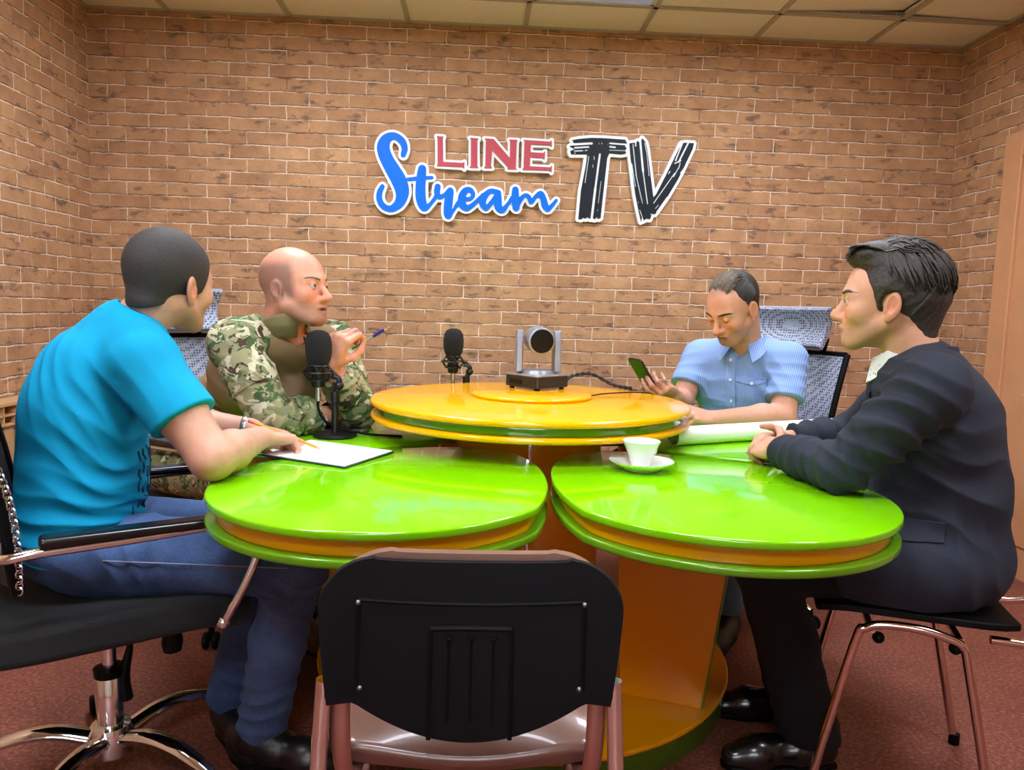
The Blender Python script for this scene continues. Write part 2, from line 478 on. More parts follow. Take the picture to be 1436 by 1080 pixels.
# front wall (behind the camera) with an unseen window added to let in fill
def holed(name, x0, x1, z0, z1, hx0, hx1, hz0, hz1, y0, y1, mat):
    m = MB()
    for a, b, c, d in ((x0, hx0, z0, z1), (hx1, x1, z0, z1), (hx0, hx1, z0, hz0), (hx0, hx1, hz1, z1)):
        m.box(((a+b)/2, (y0+y1)/2, (c+d)/2), (b-a, y1-y0, d-c))
    return struct(m.obj(name, mat, smooth=False))
WX0, WX1, WZ0, WZ1 = -1.3, 0.7, 0.95, 2.25
holed('wall_front', XL-T, XR+T, 0, 2.8, WX0, WX1, WZ0, WZ1, YF-T, YF, M_PLASTER)
M_WHITEPVC = pmat('fill_window_plastic', (236, 236, 234), 0.35)
m = MB()
for a, b, c, d in ((WX0, WX0+.06, WZ0, WZ1), (WX1-.06, WX1, WZ0, WZ1), (WX0, WX1, WZ0, WZ0+.06), (WX0, WX1, WZ1-.06, WZ1), (-.34, -.26, WZ0, WZ1)):
    m.box(((a+b)/2, YF-.06, (c+d)/2), (b-a, .07, d-c))
wfr = struct(m.obj('fill_window_1', M_WHITEPVC, smooth=False))
gk = NT('fill_window_glass'); gk.set(Base_Color=(1, 1, 1, 1), Roughness=0.0, IOR=1.05); gk.b.inputs['Transmission Weight'].default_value = 1.0
MB().box(((WX0+WX1)/2, YF-.06, (WZ0+WZ1)/2), (WX1-WX0-.1, .006, WZ1-WZ0-.1)).obj('fill_window_pane', gk.m, wfr, smooth=False)
la = bpy.data.lights.new('fill_light', 'AREA'); la.shape = 'RECTANGLE'; la.size = 2.4; la.size_y = 1.6; la.energy = 10*WINDOW_FILL_W; la.color = (0.86, 0.93, 1.0)  # added area lamp outside the window opening, fills the room from behind
lo_ = bpy.data.objects.new('fill_light', la); COL.objects.link(lo_); lo_.location = (-.3, YF-.5, 1.7); lo_.rotation_euler = (math.radians(90), 0, 0)

# ---- suspended ceiling: 0.6 m tiles laid in a T-bar grid
GX = [-1.601+0.6*i for i in range(-1, 8)]; GX = [XL]+[x for x in GX if XL+.02 < x < XR-.02]+[XR]
GY = [YB]+[YB-0.335-0.6*i for i in range(0, 12)]; GY = [y for y in GY if y > YF+.02]+[YF]
LAMPS = [(3, 1), (4, 1), (2, 2), (5, 2), (1, 5), (3, 5), (6, 5), (3, 8)]  # first two hang by the back wall; the rest are unseen, added for light
tiles = MB()
for i in range(len(GX)-1):
    for j in range(len(GY)-1):
        if (i, j) in LAMPS: continue
        x0, x1, y1, y0 = GX[i]+.004, GX[i+1]-.004, GY[j]-.004, GY[j+1]+.004
        z = HC+.006; zz = [z, z, z, z]
        if (i, j) == (6, 1): zz = [z, z+.012, z+.034, z+.004]      # tile pushed up at one corner
        if (i, j) == (7, 1): zz = [z, z, z+.004, z+.02]
        P = [(x0, y0, zz[0]), (x1, y0, zz[1]), (x1, y1, zz[2]), (x0, y1, zz[3])]
        Q = [(a, b, c+.012) for a, b, c in P]
        tiles.add(P+Q, [(0, 3, 2, 1), (4, 5, 6, 7), (0, 1, 5, 4), (1, 2, 6, 5), (2, 3, 7, 6), (3, 0, 4, 7)])
struct(tiles.obj('ceiling', M_TILE, smooth=False))
wall('ceiling_slab', ((XL+XR)/2, (YB+YF)/2, HC+.22), (XR-XL+2*T, YB-YF+2*T, .1), M_DARK)
bars = MB()
for x in GX[1:-1]: bars.box((x, (YB+YF)/2, HC+.002), (.024, YB-YF, .012))
for y in GY[1:-1]: bars.box(((XL+XR)/2, y, HC+.0015), (XR-XL, .024, .011))
for x in (XL+.008, XR-.008): bars.box((x, (YB+YF)/2, HC+.001), (.016, YB-YF, .010))
bars.box(((XL+XR)/2, YB-.008, HC+.001), (XR-XL, .016, .010))
struct(bars.obj('trim_1', M_TBAR, smooth=False))
M_FILL = emit_mat('fill_diffuser', (236, 242, 255), FILL_W)
M_LAMPDIM = emit_mat('lamp_diffuser_back', (206, 216, 246), 0.62)
M_LFRAME = pmat('lamp_frame', (206, 208, 212), 0.4)
lamp_txt = {(3, 1): 'flat square ceiling lamp by the back wall above the red lettering', (4, 1): 'flat square ceiling lamp by the back wall above the black lettering'}
for n, (i, j) in enumerate(LAMPS):
    cx, cy = (GX[i]+GX[i+1])/2, (GY[j]+GY[j+1])/2
    t = thing('ceiling_light', lamp_txt.get((i, j), 'unseen square fill panel added in the ceiling tiles'), 'ceiling light', (cx, cy, HC), 0, 'square lamps in the tiled ceiling')
    f = MB()
    for sx, sy, wx, wy in ((0, .278, .572, .02), (0, -.278, .572, .02), (.278, 0, .02, .572), (-.278, 0, .02, .572)):
        f.box((sx, sy, .012), (wx, wy, .03))
    f.obj('frame', M_LFRAME, t, False, smooth=False)
    MB().box((0, 0, .02), (.54, .54, .006)).obj('diffuser', M_LAMPDIM if j == 1 else M_FILL, t, False, smooth=False)

# ---- door frame on the right wall
dr = MB()
dr.box((XR-.012, 3.49, 1.035), (.03, .12, 2.07)); dr.box((XR-.012, 2.60, 1.035), (.03, .12, 2.07)); dr.box((XR-.012, 3.045, 2.01), (.03, .77, .12))
dd = struct(dr.obj('door_1', M_PEACH, bevel=.006))
lf = MB(); lf.box((XR-.004, 3.045, .975), (.012, .775, 1.95))
lfo = lf.obj('door_leaf', M_PEACH, dd, smooth=False)
pn = MB()
for z, hh in ((.5, .7), (1.4, .8)): pn.box((XR-.012, 3.045, z), (.012, .52, hh))
pn.obj('door_panel', M_PEACH, lfo, bevel=.004)
MB().tube([(XR-.01, 2.74, 1.0), (XR-.06, 2.74, 1.0), (XR-.06, 2.86, 1.0)], .009, smooth=4).obj('door_handle', pmat('handle_steel', (190, 188, 184), .25, 1.0), lfo)

# ---- radiator under the left wall
rx = XL+.01; XL_ = XL; XL = XL+.012
rad = thing('radiator', 'beige sectional radiator on the left brick wall behind the man in blue', 'radiator', (XL+.06, 2.7, 0.08))
top = .735
for i in range(21):
    y = 1.92+i*.082
    MB().box((XL+.060, y, .385), (.07, .074, .53)).obj('radiator_section', M_RAD, rad, bevel=.010, seg=2)
c = MB()
y0, y1 = 1.88, 3.60
c.box((XL+.055, (y0+y1)/2, top-.006), (.11, y1-y0, .012))
for i in range(22): c.box((XL+.060, 1.88+i*.082, .685), (.088, .006, .09))
c.box((XL+.060, (y0+y1)/2, .683), (.088, y1-y0, .006)); c.box((XL+.060, (y0+y1)/2, .643), (.088, y1-y0, .006))
c.obj('radiator_grille', M_RAD, rad, smooth=False)
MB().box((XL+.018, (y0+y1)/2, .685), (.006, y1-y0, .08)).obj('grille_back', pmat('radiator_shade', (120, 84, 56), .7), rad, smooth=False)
for y in (2.0, 3.5): MB().box((XL+.06, y, .06), (.03, .03, .125)).obj('foot', M_RAD, rad, smooth=False)
XL = XL_
# ================================================================== flower-shaped studio table
TX, TY, TZ = .167, 2.345, .77
PR, PD = .374, .752
def lacquer(name, rgb, rough=.08, coat=.6):
    k = NT(name); v = k.coord()
    nz = k.noise(v, 3.0, 3); c = lin(rgb)
    k.set(Base_Color=k.ramp(nz.outputs['Fac'], [(.3, tuple(x*.93 for x in c[:3])+(1,)), (.7, tuple(min(1, x*1.05) for x in c[:3])+(1,))]), Roughness=rough)
    k.b.inputs['Coat Weight'].default_value = coat; k.b.inputs['Coat Roughness'].default_value = .06
    k.b.inputs['Specular IOR Level'].default_value = .4
    return k.m
M_GREEN = lacquer('green_lacquer', (122, 200, 4), .09, .25)
M_GREEN2 = lacquer('green_edge_lacquer', (96, 150, 14), .2, .3)
M_ORANGE = lacquer('orange_lacquer', (255, 176, 0), .22, .1)
M_YELLOW = lacquer('yellow_lacquer', (255, 176, 2), .14, .1)
M_CHROME = pmat('chrome', (226, 228, 232), .08, 1.0, .02)
table = thing('studio_table', 'flower-shaped glossy studio table with green petals and a raised yellow round centre', 'table', (TX, TY, 0))
def slab_prof(r, z0, z1, e):
    """disc with rounded rim"""
    o = [(0.0, z0), (r-e, z0)]
    for i in range(1, 6):
        a = -math.pi/2+math.pi*i/6
        o.append((r-e+e*math.cos(a), (z0+z1)/2+(z1-z0)/2*math.sin(a)))
    return o+[(r-e, z1), (0.0, z1)]
def disc(name, mat, c, r, z0, z1, e, parent, n=96):
    p = slab_prof(r, z0, z1, e)
    p = [(max(a, .0005), b) for a, b in p]
    return MB().lathe(c, p, n).obj(name, mat, parent, angle=35)
PET = []; PETX = (-.535, 2.335, .345)
def petal_outline(c, ang, sc, n=48):
    """egg-shaped outline: round outer end, drawn-out inner end"""
    o = []; ca, sa = math.cos(ang), math.sin(ang)
    for i in range(2*n):
        t = math.pi*2*i/(2*n); x, y = math.cos(t), math.sin(t)
        if x >= 0: X, Y = .374*x, .374*y
        else: X, Y = .482*x, .374*y*(1-.27*(-x))
        o.append((c[0]+sc*(X*ca-Y*sa), c[1]+sc*(X*sa+Y*ca)))
    return np.array(o)
def slab(name, mat, P, inset, z0, z1, e, parent):
    T_ = np.roll(P, -1, 0)-np.roll(P, 1, 0); T_ /= np.linalg.norm(T_, axis=1)[:, None]
    N_ = np.c_[-T_[:, 1], T_[:, 0]]      # points inwards
    rings = []
    for i in range(5):
        q = math.pi/2*i/4; rings.append((e-e*math.sin(q), z0+e-e*math.cos(q)))
    for i in range(5):
        q = math.pi/2*i/4; rings.append((e-e*math.cos(q), z1-e+e*math.sin(q)))
    n = len(P); V = []; F = []
    for d, z in rings: V += [(p[0], p[1], z) for p in P+N_*(d+inset)]
    for k in range(len(rings)-1):
        for i in range(n): j = (i+1) % n; F.append((k*n+i, k*n+j, (k+1)*n+j, (k+1)*n+i))
    F.append(tuple(reversed(range(n)))); F.append(tuple((len(rings)-1)*n+i for i in range(n)))
    return MB().add(V, F).obj(name, mat, parent, angle=35)
for i in range(6):
    a = math.radians(-120+60*i+ -0.6)
    c = (TX+PD*math.cos(a), TY+PD*math.sin(a)); sc_ = 1.0
    if i < 2: c, sc_ = ((-.203, 1.672), (.556, 1.655))[i], 1.028      # the two front petals
    if 178 < math.degrees(a) % 360 < 181: c, sc_ = PETX[:2], PETX[2]/.374
    P = petal_outline(c, a, sc_)
    pt = slab('table_petal', M_GREEN, P, 0, TZ-.018, TZ, .005, table)
    slab('petal_band', M_ORANGE, P, .022, TZ-.052, TZ-.0185, .001, pt)
    slab('petal_rim', M_GREEN2, P, 0, TZ-.070, TZ-.0525, .005, pt)
# support panels: upright boards between the plinth and each petal
for i in range(6):
    a = math.radians(60*i)
    ca, sa = math.cos(a), math.sin(a)
    def rot(p): x, y = p[0]-TX, p[1]-TY; return np.array((TX+x*ca-y*sa, TY+x*sa+y*ca))
    b0, b1 = np.array((.437, 2.03)), np.array((.646, 1.945))
    u = (b1-b0)/np.linalg.norm(b1-b0); t0, t1 = b0-u*.035, b1+u*.075
    nrm = np.array((-u[1], u[0]))*.016
    V = []
    for z, q0, q1 in ((.082, b0, b1), (TZ-.0705, t0, t1)):
        for q in (q0-nrm, q1-nrm, q1+nrm, q0+nrm): w = rot(q); V.append((w[0], w[1], z))
    sp = MB().add(V, [(0, 3, 2, 1), (4, 5, 6, 7), (0, 1, 5, 4), (1, 2, 6, 5), (2, 3, 7, 6), (3, 0, 4, 7)]).obj('support_panel', M_ORANGE, table, bevel=.002, smooth=False)
    E_ = []
    nr2 = nrm*.98
    for z, q1 in ((.084, b1), (TZ-.0715, t1)):
        for q in (q1+u*.0012-nr2, q1+u*.006-nr2, q1+u*.006+nr2, q1+u*.0012+nr2): w = rot(q); E_.append((w[0], w[1], z))
    MB().add(E_, [(0, 3, 2, 1), (4, 5, 6, 7), (0, 1, 5, 4), (1, 2, 6, 5), (2, 3, 7, 6), (3, 0, 4, 7)]).obj('edge_strip', M_GREEN2, sp, smooth=False)
cen = (TX, TY, 0)
pl = disc('plinth', M_ORANGE, cen, .655, .066, .082, .006, table)
disc('plinth_edge', lacquer('dark_green_lacquer', (74, 104, 24), .3, .2), cen, .650, .0, .0655, .002, pl)
MB().lathe(cen, [(.232, .0825), (.232, .8295)], 72).obj('column', M_ORANGE, table)
MB().box((TX-.012, TY-.2335, .46), (.007, .004, .73)).obj('seam_strip', M_CHROME, table, smooth=False)
DR = .500
disc('lower_disc', M_YELLOW, cen, DR, .830, .8465, .007, table)
disc('disc_band', lacquer('band_green_lacquer', (84, 140, 12), .12, .5), cen, DR-.018, .847, .8715, .001, table)
disc('upper_disc', M_YELLOW, cen, DR+.002, .872, .890, .008, table)
disc('raised_disc', M_YELLOW, (TX+.01, TY+.06, 0), .195, .8905, .902, .005, table)
# ================================================================== chairs
M_BLKPL = pmat('black_plastic', (6, 6, 8), .55, 0, .08, 60, .04, spec=.12)
M_BLKFAB = pmat('black_fabric', (9, 9, 11), .9, 0, .12, 200, .5, bscale=500)
M_BLKGLOSS = pmat('black_gloss_plastic', (14, 14, 16), .22)
def mesh_fabric(name, hi, lo_):
    k = NT(name); v = k.coord()
    w1 = k.n('ShaderNodeTexVoronoi'); w1.inputs['Scale'].default_value = 95.0; w1.inputs['Randomness'].default_value = .25; k.l(v, w1.inputs['Vector'])
    k.bump(w1.outputs['Distance'], .5, .002)
    return k.set(Base_Color=k.ramp(w1.outputs['Distance'], [(.25, lin(lo_)), (.55, lin(hi))]), Roughness=.6)
M_MESHGREY = mesh_fabric('grey_chair_mesh', (150, 156, 174), (56, 60, 72))
M_MESHDARK = mesh_fabric('black_chair_mesh', (40, 40, 44), (12, 12, 14))

def office_chair(label, loc, yaw, meshmat, headrest=True, sh=0.0, chain=False):
    """local frame: +x is forward, z up, origin on the floor under the seat"""
    t = thing('office_chair', label, 'chair', (loc[0], loc[1], 0), yaw, 'mesh office chairs around the table')
    # seat: thick padded cushion
    G = []
    for i in range(13):
        u = i/12; row = []
        for j in range(13):
            w = j/12*2-1; x = -.27+.55*u; y = w*.255*(1-.10*(1-min(1, u*3))**2-.10*max(0, u-.75)*4*.5)
            z = .435+.018*w*w-.05*max(0, u-.72)**2*6+.020*u
            row.append((x, y, z))
        G.append(row)
    MB().sheet(G, .075).obj('seat', M_BLKFAB, t, False, bevel=.02, seg=3)
    pan = MB().box((0, 0, .392), (.26, .22, .03)).box((.02, .0, .372), (.16, .12, .03))
    pan.obj('seat_mechanism', M_BLKPL, t, False, bevel=.008)
    MB().lathe((.12, -.16, .378), [(.0005, -.022), (.02, -.022), (.024, 0), (.02, .022), (.0005, .022)], 16).obj('adjustment_knob', M_BLKPL, t, False)
    # back
    def panel(z0, z1, w0, w1, curve, lean0, nz=9, ny=13, bulge=.0):
        G = []
        for i in range(nz):
            u = i/(nz-1); z = z0+(z1-z0)*u; wd = w0+(w1-w0)*u
            G.append([(-.27+sh-lean0*(z-.5)-bulge*math.sin(math.pi*u)*.5+curve*(j/(ny-1)*2-1)**2, wd/2*(j/(ny-1)*2-1), z) for j in range(ny)])
        return G
    MB().sheet(panel(.58, 1.02, .42, .48, .05, .22, bulge=-.03), .018).obj('backrest', meshmat, t, False, bevel=.004)
    fr = MB()
    for s in (-1, 1):
        fr.tube([(-.27+sh-.22*(z-.5)+.055+(.015*math.sin(math.pi*(z-.58)/.44)), s*(.21+.03*(z-.58)/.44+.006), z) for z in np.linspace(.565, 1.03, 9)], .013, 8)
    fr.tube([(-.285+sh-.22*.1, s*.2, .575) for s in (-1, -.5, 0, .5, 1)], .014, 8)
    fr.tube([(-.39+sh+.055*s*s, s*.24, 1.028) for s in np.linspace(-1, 1, 9)], .012, 8)
    fr.obj('back_frame', M_BLKPL, t, False)
    if headrest:
        MB().sheet(panel(1.05, 1.215, .33, .37, .06, .10, nz=7, bulge=.07), .03).obj('headrest', meshmat, t, False, bevel=.008)
        MB().tube([(-.40+sh, 0, 1.0), (-.415+sh, 0, 1.06), (-.40+sh, 0, 1.1)], .016, 8).obj('headrest_bracket', M_BLKPL, t, False)
        for s in (-1, 1): MB().tube([(-.375+sh, s*.13, 1.03), (-.355+sh, s*.15, 1.09)], .012, 8).obj('headrest_bracket', M_BLKPL, t, False)
    MB().tube([(-.05, 0, .375), (-.22, 0, .385), (-.31+sh, 0, .45), (-.32+sh, 0, .62), (-.335+sh, 0, .80)], [.03, .03, .028, .024, .02], 10, 5, flat=(1.4, .7)).obj('back_bracket', M_BLKPL, t, False)
    if chain:      # decorative chain edging down the near side of the back
        zs = np.linspace(.575, .97, 34); cm = MB()
        for i, z in enumerate(zs):
            p = np.array((-.27+sh-.22*(z-.5)+.060+.03*math.sin(math.pi*(z-.58)/.40), -(.228+.03*(z-.58)/.44), z)); o_ = .5 if i % 2 else -.5
            ring = [p+np.array((.006*math.cos(a)*math.cos(o_), .006*math.cos(a)*math.sin(o_), .0088*math.sin(a))) for a in np.linspace(0, 2*math.pi, 13)[:-1]]
            cm.tube(ring, .0019, 5, closed=True)
        cm.obj('edge_chain', M_CHROME, t, False)
    # armrests: chrome loop, padded top, rod down to the seat
    for s in (-1, 1):
        a = MB()
        y = s*.29
        a.tube([(-.285+sh, s*.235, .66), (-.25+sh, y-.01*s, .66), (-.17+sh*.6, y, .668), (.02, y, .672), (.23, y, .680), (.285, y, .673), (.295, y, .64), (.262, y, .55), (.222, y-.01*s, .47), (.212, s*.258, .445)], .011, 10, 5)
        a.sphere((.212, s*.268, .447), .016, 8); a.sphere((-.285+sh, s*.237, .66), .02, 8)
        ar = a.obj('armrest', M_CHROME, t, False)
        p = MB().box((.055, y, .690), (.38, .05, .022)); p.obj('arm_pad', M_BLKGLOSS, ar, False, bevel=.01, seg=3)
        pl_ = MB().prism([(-.02, -.09), (.012, -.09), (.025, -.02), (.06, .0), (.06, .03), (.02, .03), (.015, .07), (-.015, .075), (-.025, .03)], -.004, .004, R=np.array(((1, 0, 0), (0, 0, 1), (0, 1, 0))), c=(-.315+sh, s*.232, .65))
        for dz in (-.06, .03): pl_.sphere((-.315+sh, s*.238, .65+dz), .007, 6)
        pl_.obj('bracket_plate', pmat('satin_metal', (176, 160, 150), .35, .9), ar, False, smooth=False)
    # gas lift and five-star base
    MB().lathe((0, 0, 0), [(.0005, .12), (.03, .12), (.03, .27), (.026, .275), (.0005, .275)], 24).lathe((0, 0, 0), [(.0005, .275), (.016, .275), (.016, .375), (.0005, .375)], 20).obj('gas_lift', M_CHROME, t, False)
    MB().lathe((0, 0, 0), [(.0005, .255), (.034, .255), (.036, .275), (.0005, .28)], 20).tube([(.03, -.01, .37), (.045, -.012, .33), (.03, -.012, .25), (.034, -.014, .19)], [.006, .007, .014, .016], 8, 5).obj('lift_lever', M_BLKPL, t, False)
    MB().lathe((0, 0, 0), [(.0005, .06), (.05, .06), (.055, .10), (.045, .13), (.0005, .135)], 24).obj('base_hub', M_CHROME, t, False)
    for k in range(5):
        a = math.radians(72*k+19); c, s_ = math.cos(a), math.sin(a)
        L = [(.04, .10), (.12, .122), (.20, .118), (.27, .095), (.31, .078)]
        lg = MB().tube([(r*c, r*s_, z) for r, z in L], [.026, .024, .022, .018, .013], 10, 4, flat=(1, .72)).obj('base_leg', M_CHROME, t, False)
        ca = MB()
        for d in (-.016, .016):
            ax = np.array((-s_, c, 0)); q = np.array((.315*c, .315*s_, .029))+ax*d
            ca.lathe(q, [(.0005, -.010), (.022, -.010), (.028, -.006), (.028, .006), (.022, .010), (.0005, .010)], 20, axis=ax)
        ca.tube([(.305*c, .305*s_, .085), (.315*c, .315*s_, .03)], .011, 8)
        ca.obj('castor', M_BLKPL, lg, False)
    return t
office_chair('black office chair with chrome armrests and star base under the man in blue', (-.88, 1.77), math.radians(30), M_MESHDARK, sh=.058, chain=True)
office_chair('office chair with grey mesh back and headrest behind the camouflage-sleeved man', (-.90, 2.76), math.radians(-33), M_MESHGREY)
office_chair('office chair with curved grey mesh headrest behind the man in the light blue shirt', (1.06, 2.86), math.radians(-138), M_MESHGREY)

# ---- visitor chair seen from behind, in front of the camera
M_COPPER = pmat('warm_metal', (176, 132, 122), .35, .8, .03)
M_BROWNVINYL = pmat('brown_vinyl', (118, 84, 72), .30, 0, .06, 30, .05, coat=.3)
vc = thing('visitor_chair', 'empty visitor chair with black plastic back shell seen from behind, nearest the camera', 'chair', (0, 1.30, 0), 0)
def vback(x, z):      # shell surface: y as a function of width and height
    return 1.045+.030*(1-(x/.22)**2)+(.80-z)*-.10+.004
def vshell(W, zt, thick, mat, name, off=0.0, corner=.06, dip=True, zb=.58, parent=None, bev=.004, sag=.010):
    nx, nz = 49, 60; G = []
    for i in range(nz):
        v = math.sin(math.pi/2*i/(nz-1)); row = []
        for j in range(nx):
            u = j/(nx-1)*2-1
            top = zt-sag*(1-u*u)
            bot = (.595-.068*(1-min(1, abs(u)/.82)**2) if abs(u) < .82 else .595) if dip else zb
            z = bot+(top-bot)*v
            dz = min(corner, max(0, zt-.001-z-sag*(1-u*u)*0))
            wl = W/2-(corner-math.sqrt(max(0, corner**2-(corner-dz)**2)))-(.016*(1-v)**2)
            row.append((u*wl, vback(u*wl, z)+off, z))
        G.append(row)
    return MB().sheet(G, thick).obj(name, mat, parent, bevel=bev, seg=2)
vshell(.448, .803, .016, M_BLKPL, 'back_shell', parent=vc, corner=.075)
vshell(.425, .806, .026, M_BROWNVINYL, 'back_cushion', off=.024, dip=False, zb=.60, parent=vc, corner=.085, bev=.010, sag=.006)
# raised details of the shell
det = MB()
def onb(x, z, o=-.0095): return (x, vback(x, z)+o, z)
for s in (-1, 1): det.tube([onb(s*.165, z) for z in np.linspace(.615, .745, 8)], .0035, 6)
det.tube([onb(x, .745-.012*(1-(x/.165)**2)) for x in np.linspace(-.165, .165, 15)], .003, 6)
for x0 in (-.06, .06): det.tube([onb(x0, z) for z in np.linspace(.535, .698, 8)], .004, 6)
det.tube([onb(x, .698) for x in np.linspace(-.06, .06, 7)], .0045, 6)
for x0 in (-.033, 0, .033): det.tube([onb(x0, z, -.008) for z in np.linspace(.56, .68, 6)], .0025, 6); det.sphere(onb(x0, .682), (.006, .003, .003), 6)
det.obj('back_ribs', M_BLKPL, vc)
for x, z in ((-.165, .742), (.165, .742), (-.16, .618), (.16, .618)): MB().sphere(onb(x, z, -.012), .004, 8).obj('screw', pmat('screw_metal', (120, 124, 126), .35, .9), vc)
# metal frame: flat uprights and chrome legs
for s in (-1, 1):
    MB().tube([(s*.192, 1.075, .66), (s*.192, 1.062, .58), (s*.190, 1.06, .50), (s*.186, 1.075, .462), (s*.18, 1.12, .44), (s*.18, 1.25, .432)], .014, 12, 5, flat=(.5, 1.0)).obj('back_upright', M_COPPER, vc)
for s in (-1, 1):
    MB().tube([(s*.215, 1.055, .62), (s*.222, 1.05, .50), (s*.228, 1.03, .30), (s*.235, 1.00, .01)], .0125, 12, 6).obj('leg', M_CHROME, vc)
    MB().tube([(s*.20, 1.54, .435), (s*.215, 1.58, .40), (s*.235, 1.60, .01)], .0125, 12, 5).obj('leg', M_CHROME, vc)
cb = MB().tube([(-.2, 1.28, .425), (.2, 1.28, .425)], .0125, 10).tube([(-.2, 1.52, .428), (.2, 1.52, .428)], .0125, 10)
for s in (-1, 1): cb.tube([(s*.2, 1.10, .43), (s*.2, 1.56, .43)], .0125, 10)
cb.obj('seat_frame', M_COPPER, vc)
G = []
for i in range(17):
    v = i/16; y = 1.105+.42*v
    G.append([(u*(.215-.02*(1-min(1, v*4))**2), y, .478+.012*(1-u**4)-.02*(u*u)*0-.045*max(0, 1-v*5)**2*(1-u*u*.8)-.03*max(0, v-.85)**2*30) for u in np.linspace(-1, 1, 21)])
MB().sheet(G, .045).obj('seat', M_BROWNVINYL, vc, bevel=.015, seg=3)

# ---- stacking chair under the man in the jacket
st = thing('stacking_chair', 'chrome tube stacking chair with dark seat under the man in the navy jacket', 'chair', (1.08, 1.82, 0), 0)
M_TUBE = pmat('warm_chrome', (206, 176, 166), .14, 1.0, .02)
def ST(p): return np.array(p, float)
nearA, nearB = np.array((.940, 1.640)), np.array((1.115, 1.575)); shift = np.array((.145, .365))
for s in (0, 1):
    a, b = nearA+shift*s, nearB+shift*s
    d = (b-a)/np.linalg.norm(b-a)
    ft = a-d*.115; rt = b+d*.10
    MB().tube([(ft[0], ft[1], .008), (*(a-d*.035), .40), (*(a-d*.012), .448), (*(a+d*.03), .462), (*(a+d*.10), .463), (*(b-d*.03), .452), (*(b+d*.005), .435), (*(b+d*.02), .385), (rt[0], rt[1], .008)], .0105, 12, 6).obj('leg_frame', M_TUBE, st)
    for q in (ft, rt): MB().lathe((q[0], q[1], 0), [(.0005, 0), (.014, 0), (.014, .03), (.0005, .03)], 12).obj('foot_cap', M_BLKPL, st)
fw = np.array((-.935, .35)); lt = np.array((-.35, -.935))
cx = (nearA+nearB+shift)/2
for s in (0, 1):
    for q in (nearA+(nearB-nearA)*.12, nearB-(nearB-nearA)*.02):
        p = q+shift*s; MB().sphere((p[0], p[1]+.012, .425), .014, 8).obj('stacking_buffer', M_BLKPL, st)
cr = MB()
for q in (nearA, nearB): cr.tube([(q[0], q[1], .445), (q[0]+shift[0], q[1]+shift[1], .445)], .010, 10)
for s in (-1, 1):
    p0 = cx-fw*.16+lt*s*.15
    p1 = cx-fw*.30+lt*s*.15
    cr.tube([(p0[0], p0[1], .445), (p1[0], p1[1], .45), (p1[0]-fw[0]*.035, p1[1]-fw[1]*.035, .50), (p1[0]-fw[0]*.075, p1[1]-fw[1]*.075, .80)], .0105, 10, 5)
cr.obj('back_support', M_TUBE, st)
G = []
for i in range(13):
    v = i/12
    row = []
    for j in range(13):
        u = j/12*2-1; q = cx+fw*(-.21+.43*v)+lt*(u*.205*(1-.12*(abs(v-.5)*2)**6))
        row.append((q[0], q[1], .487+.006*u*u-.03*max(0, v-.8)**2*14))
    G.append(row)
MB().sheet(G, .018).obj('seat', M_BLKPL, st, bevel=.005)
G = []
for i in range(9):
    v = i/8; q0 = cx-fw*(.345+.075*v*.3)
    G.append([(*(q0+lt*(u*.2)-fw*(.03*(1-u*u))), .64+.16*v) for u in np.linspace(-1, 1, 13)])
MB().sheet(G, .022).obj('backrest', M_BLKFAB, st, bevel=.008)
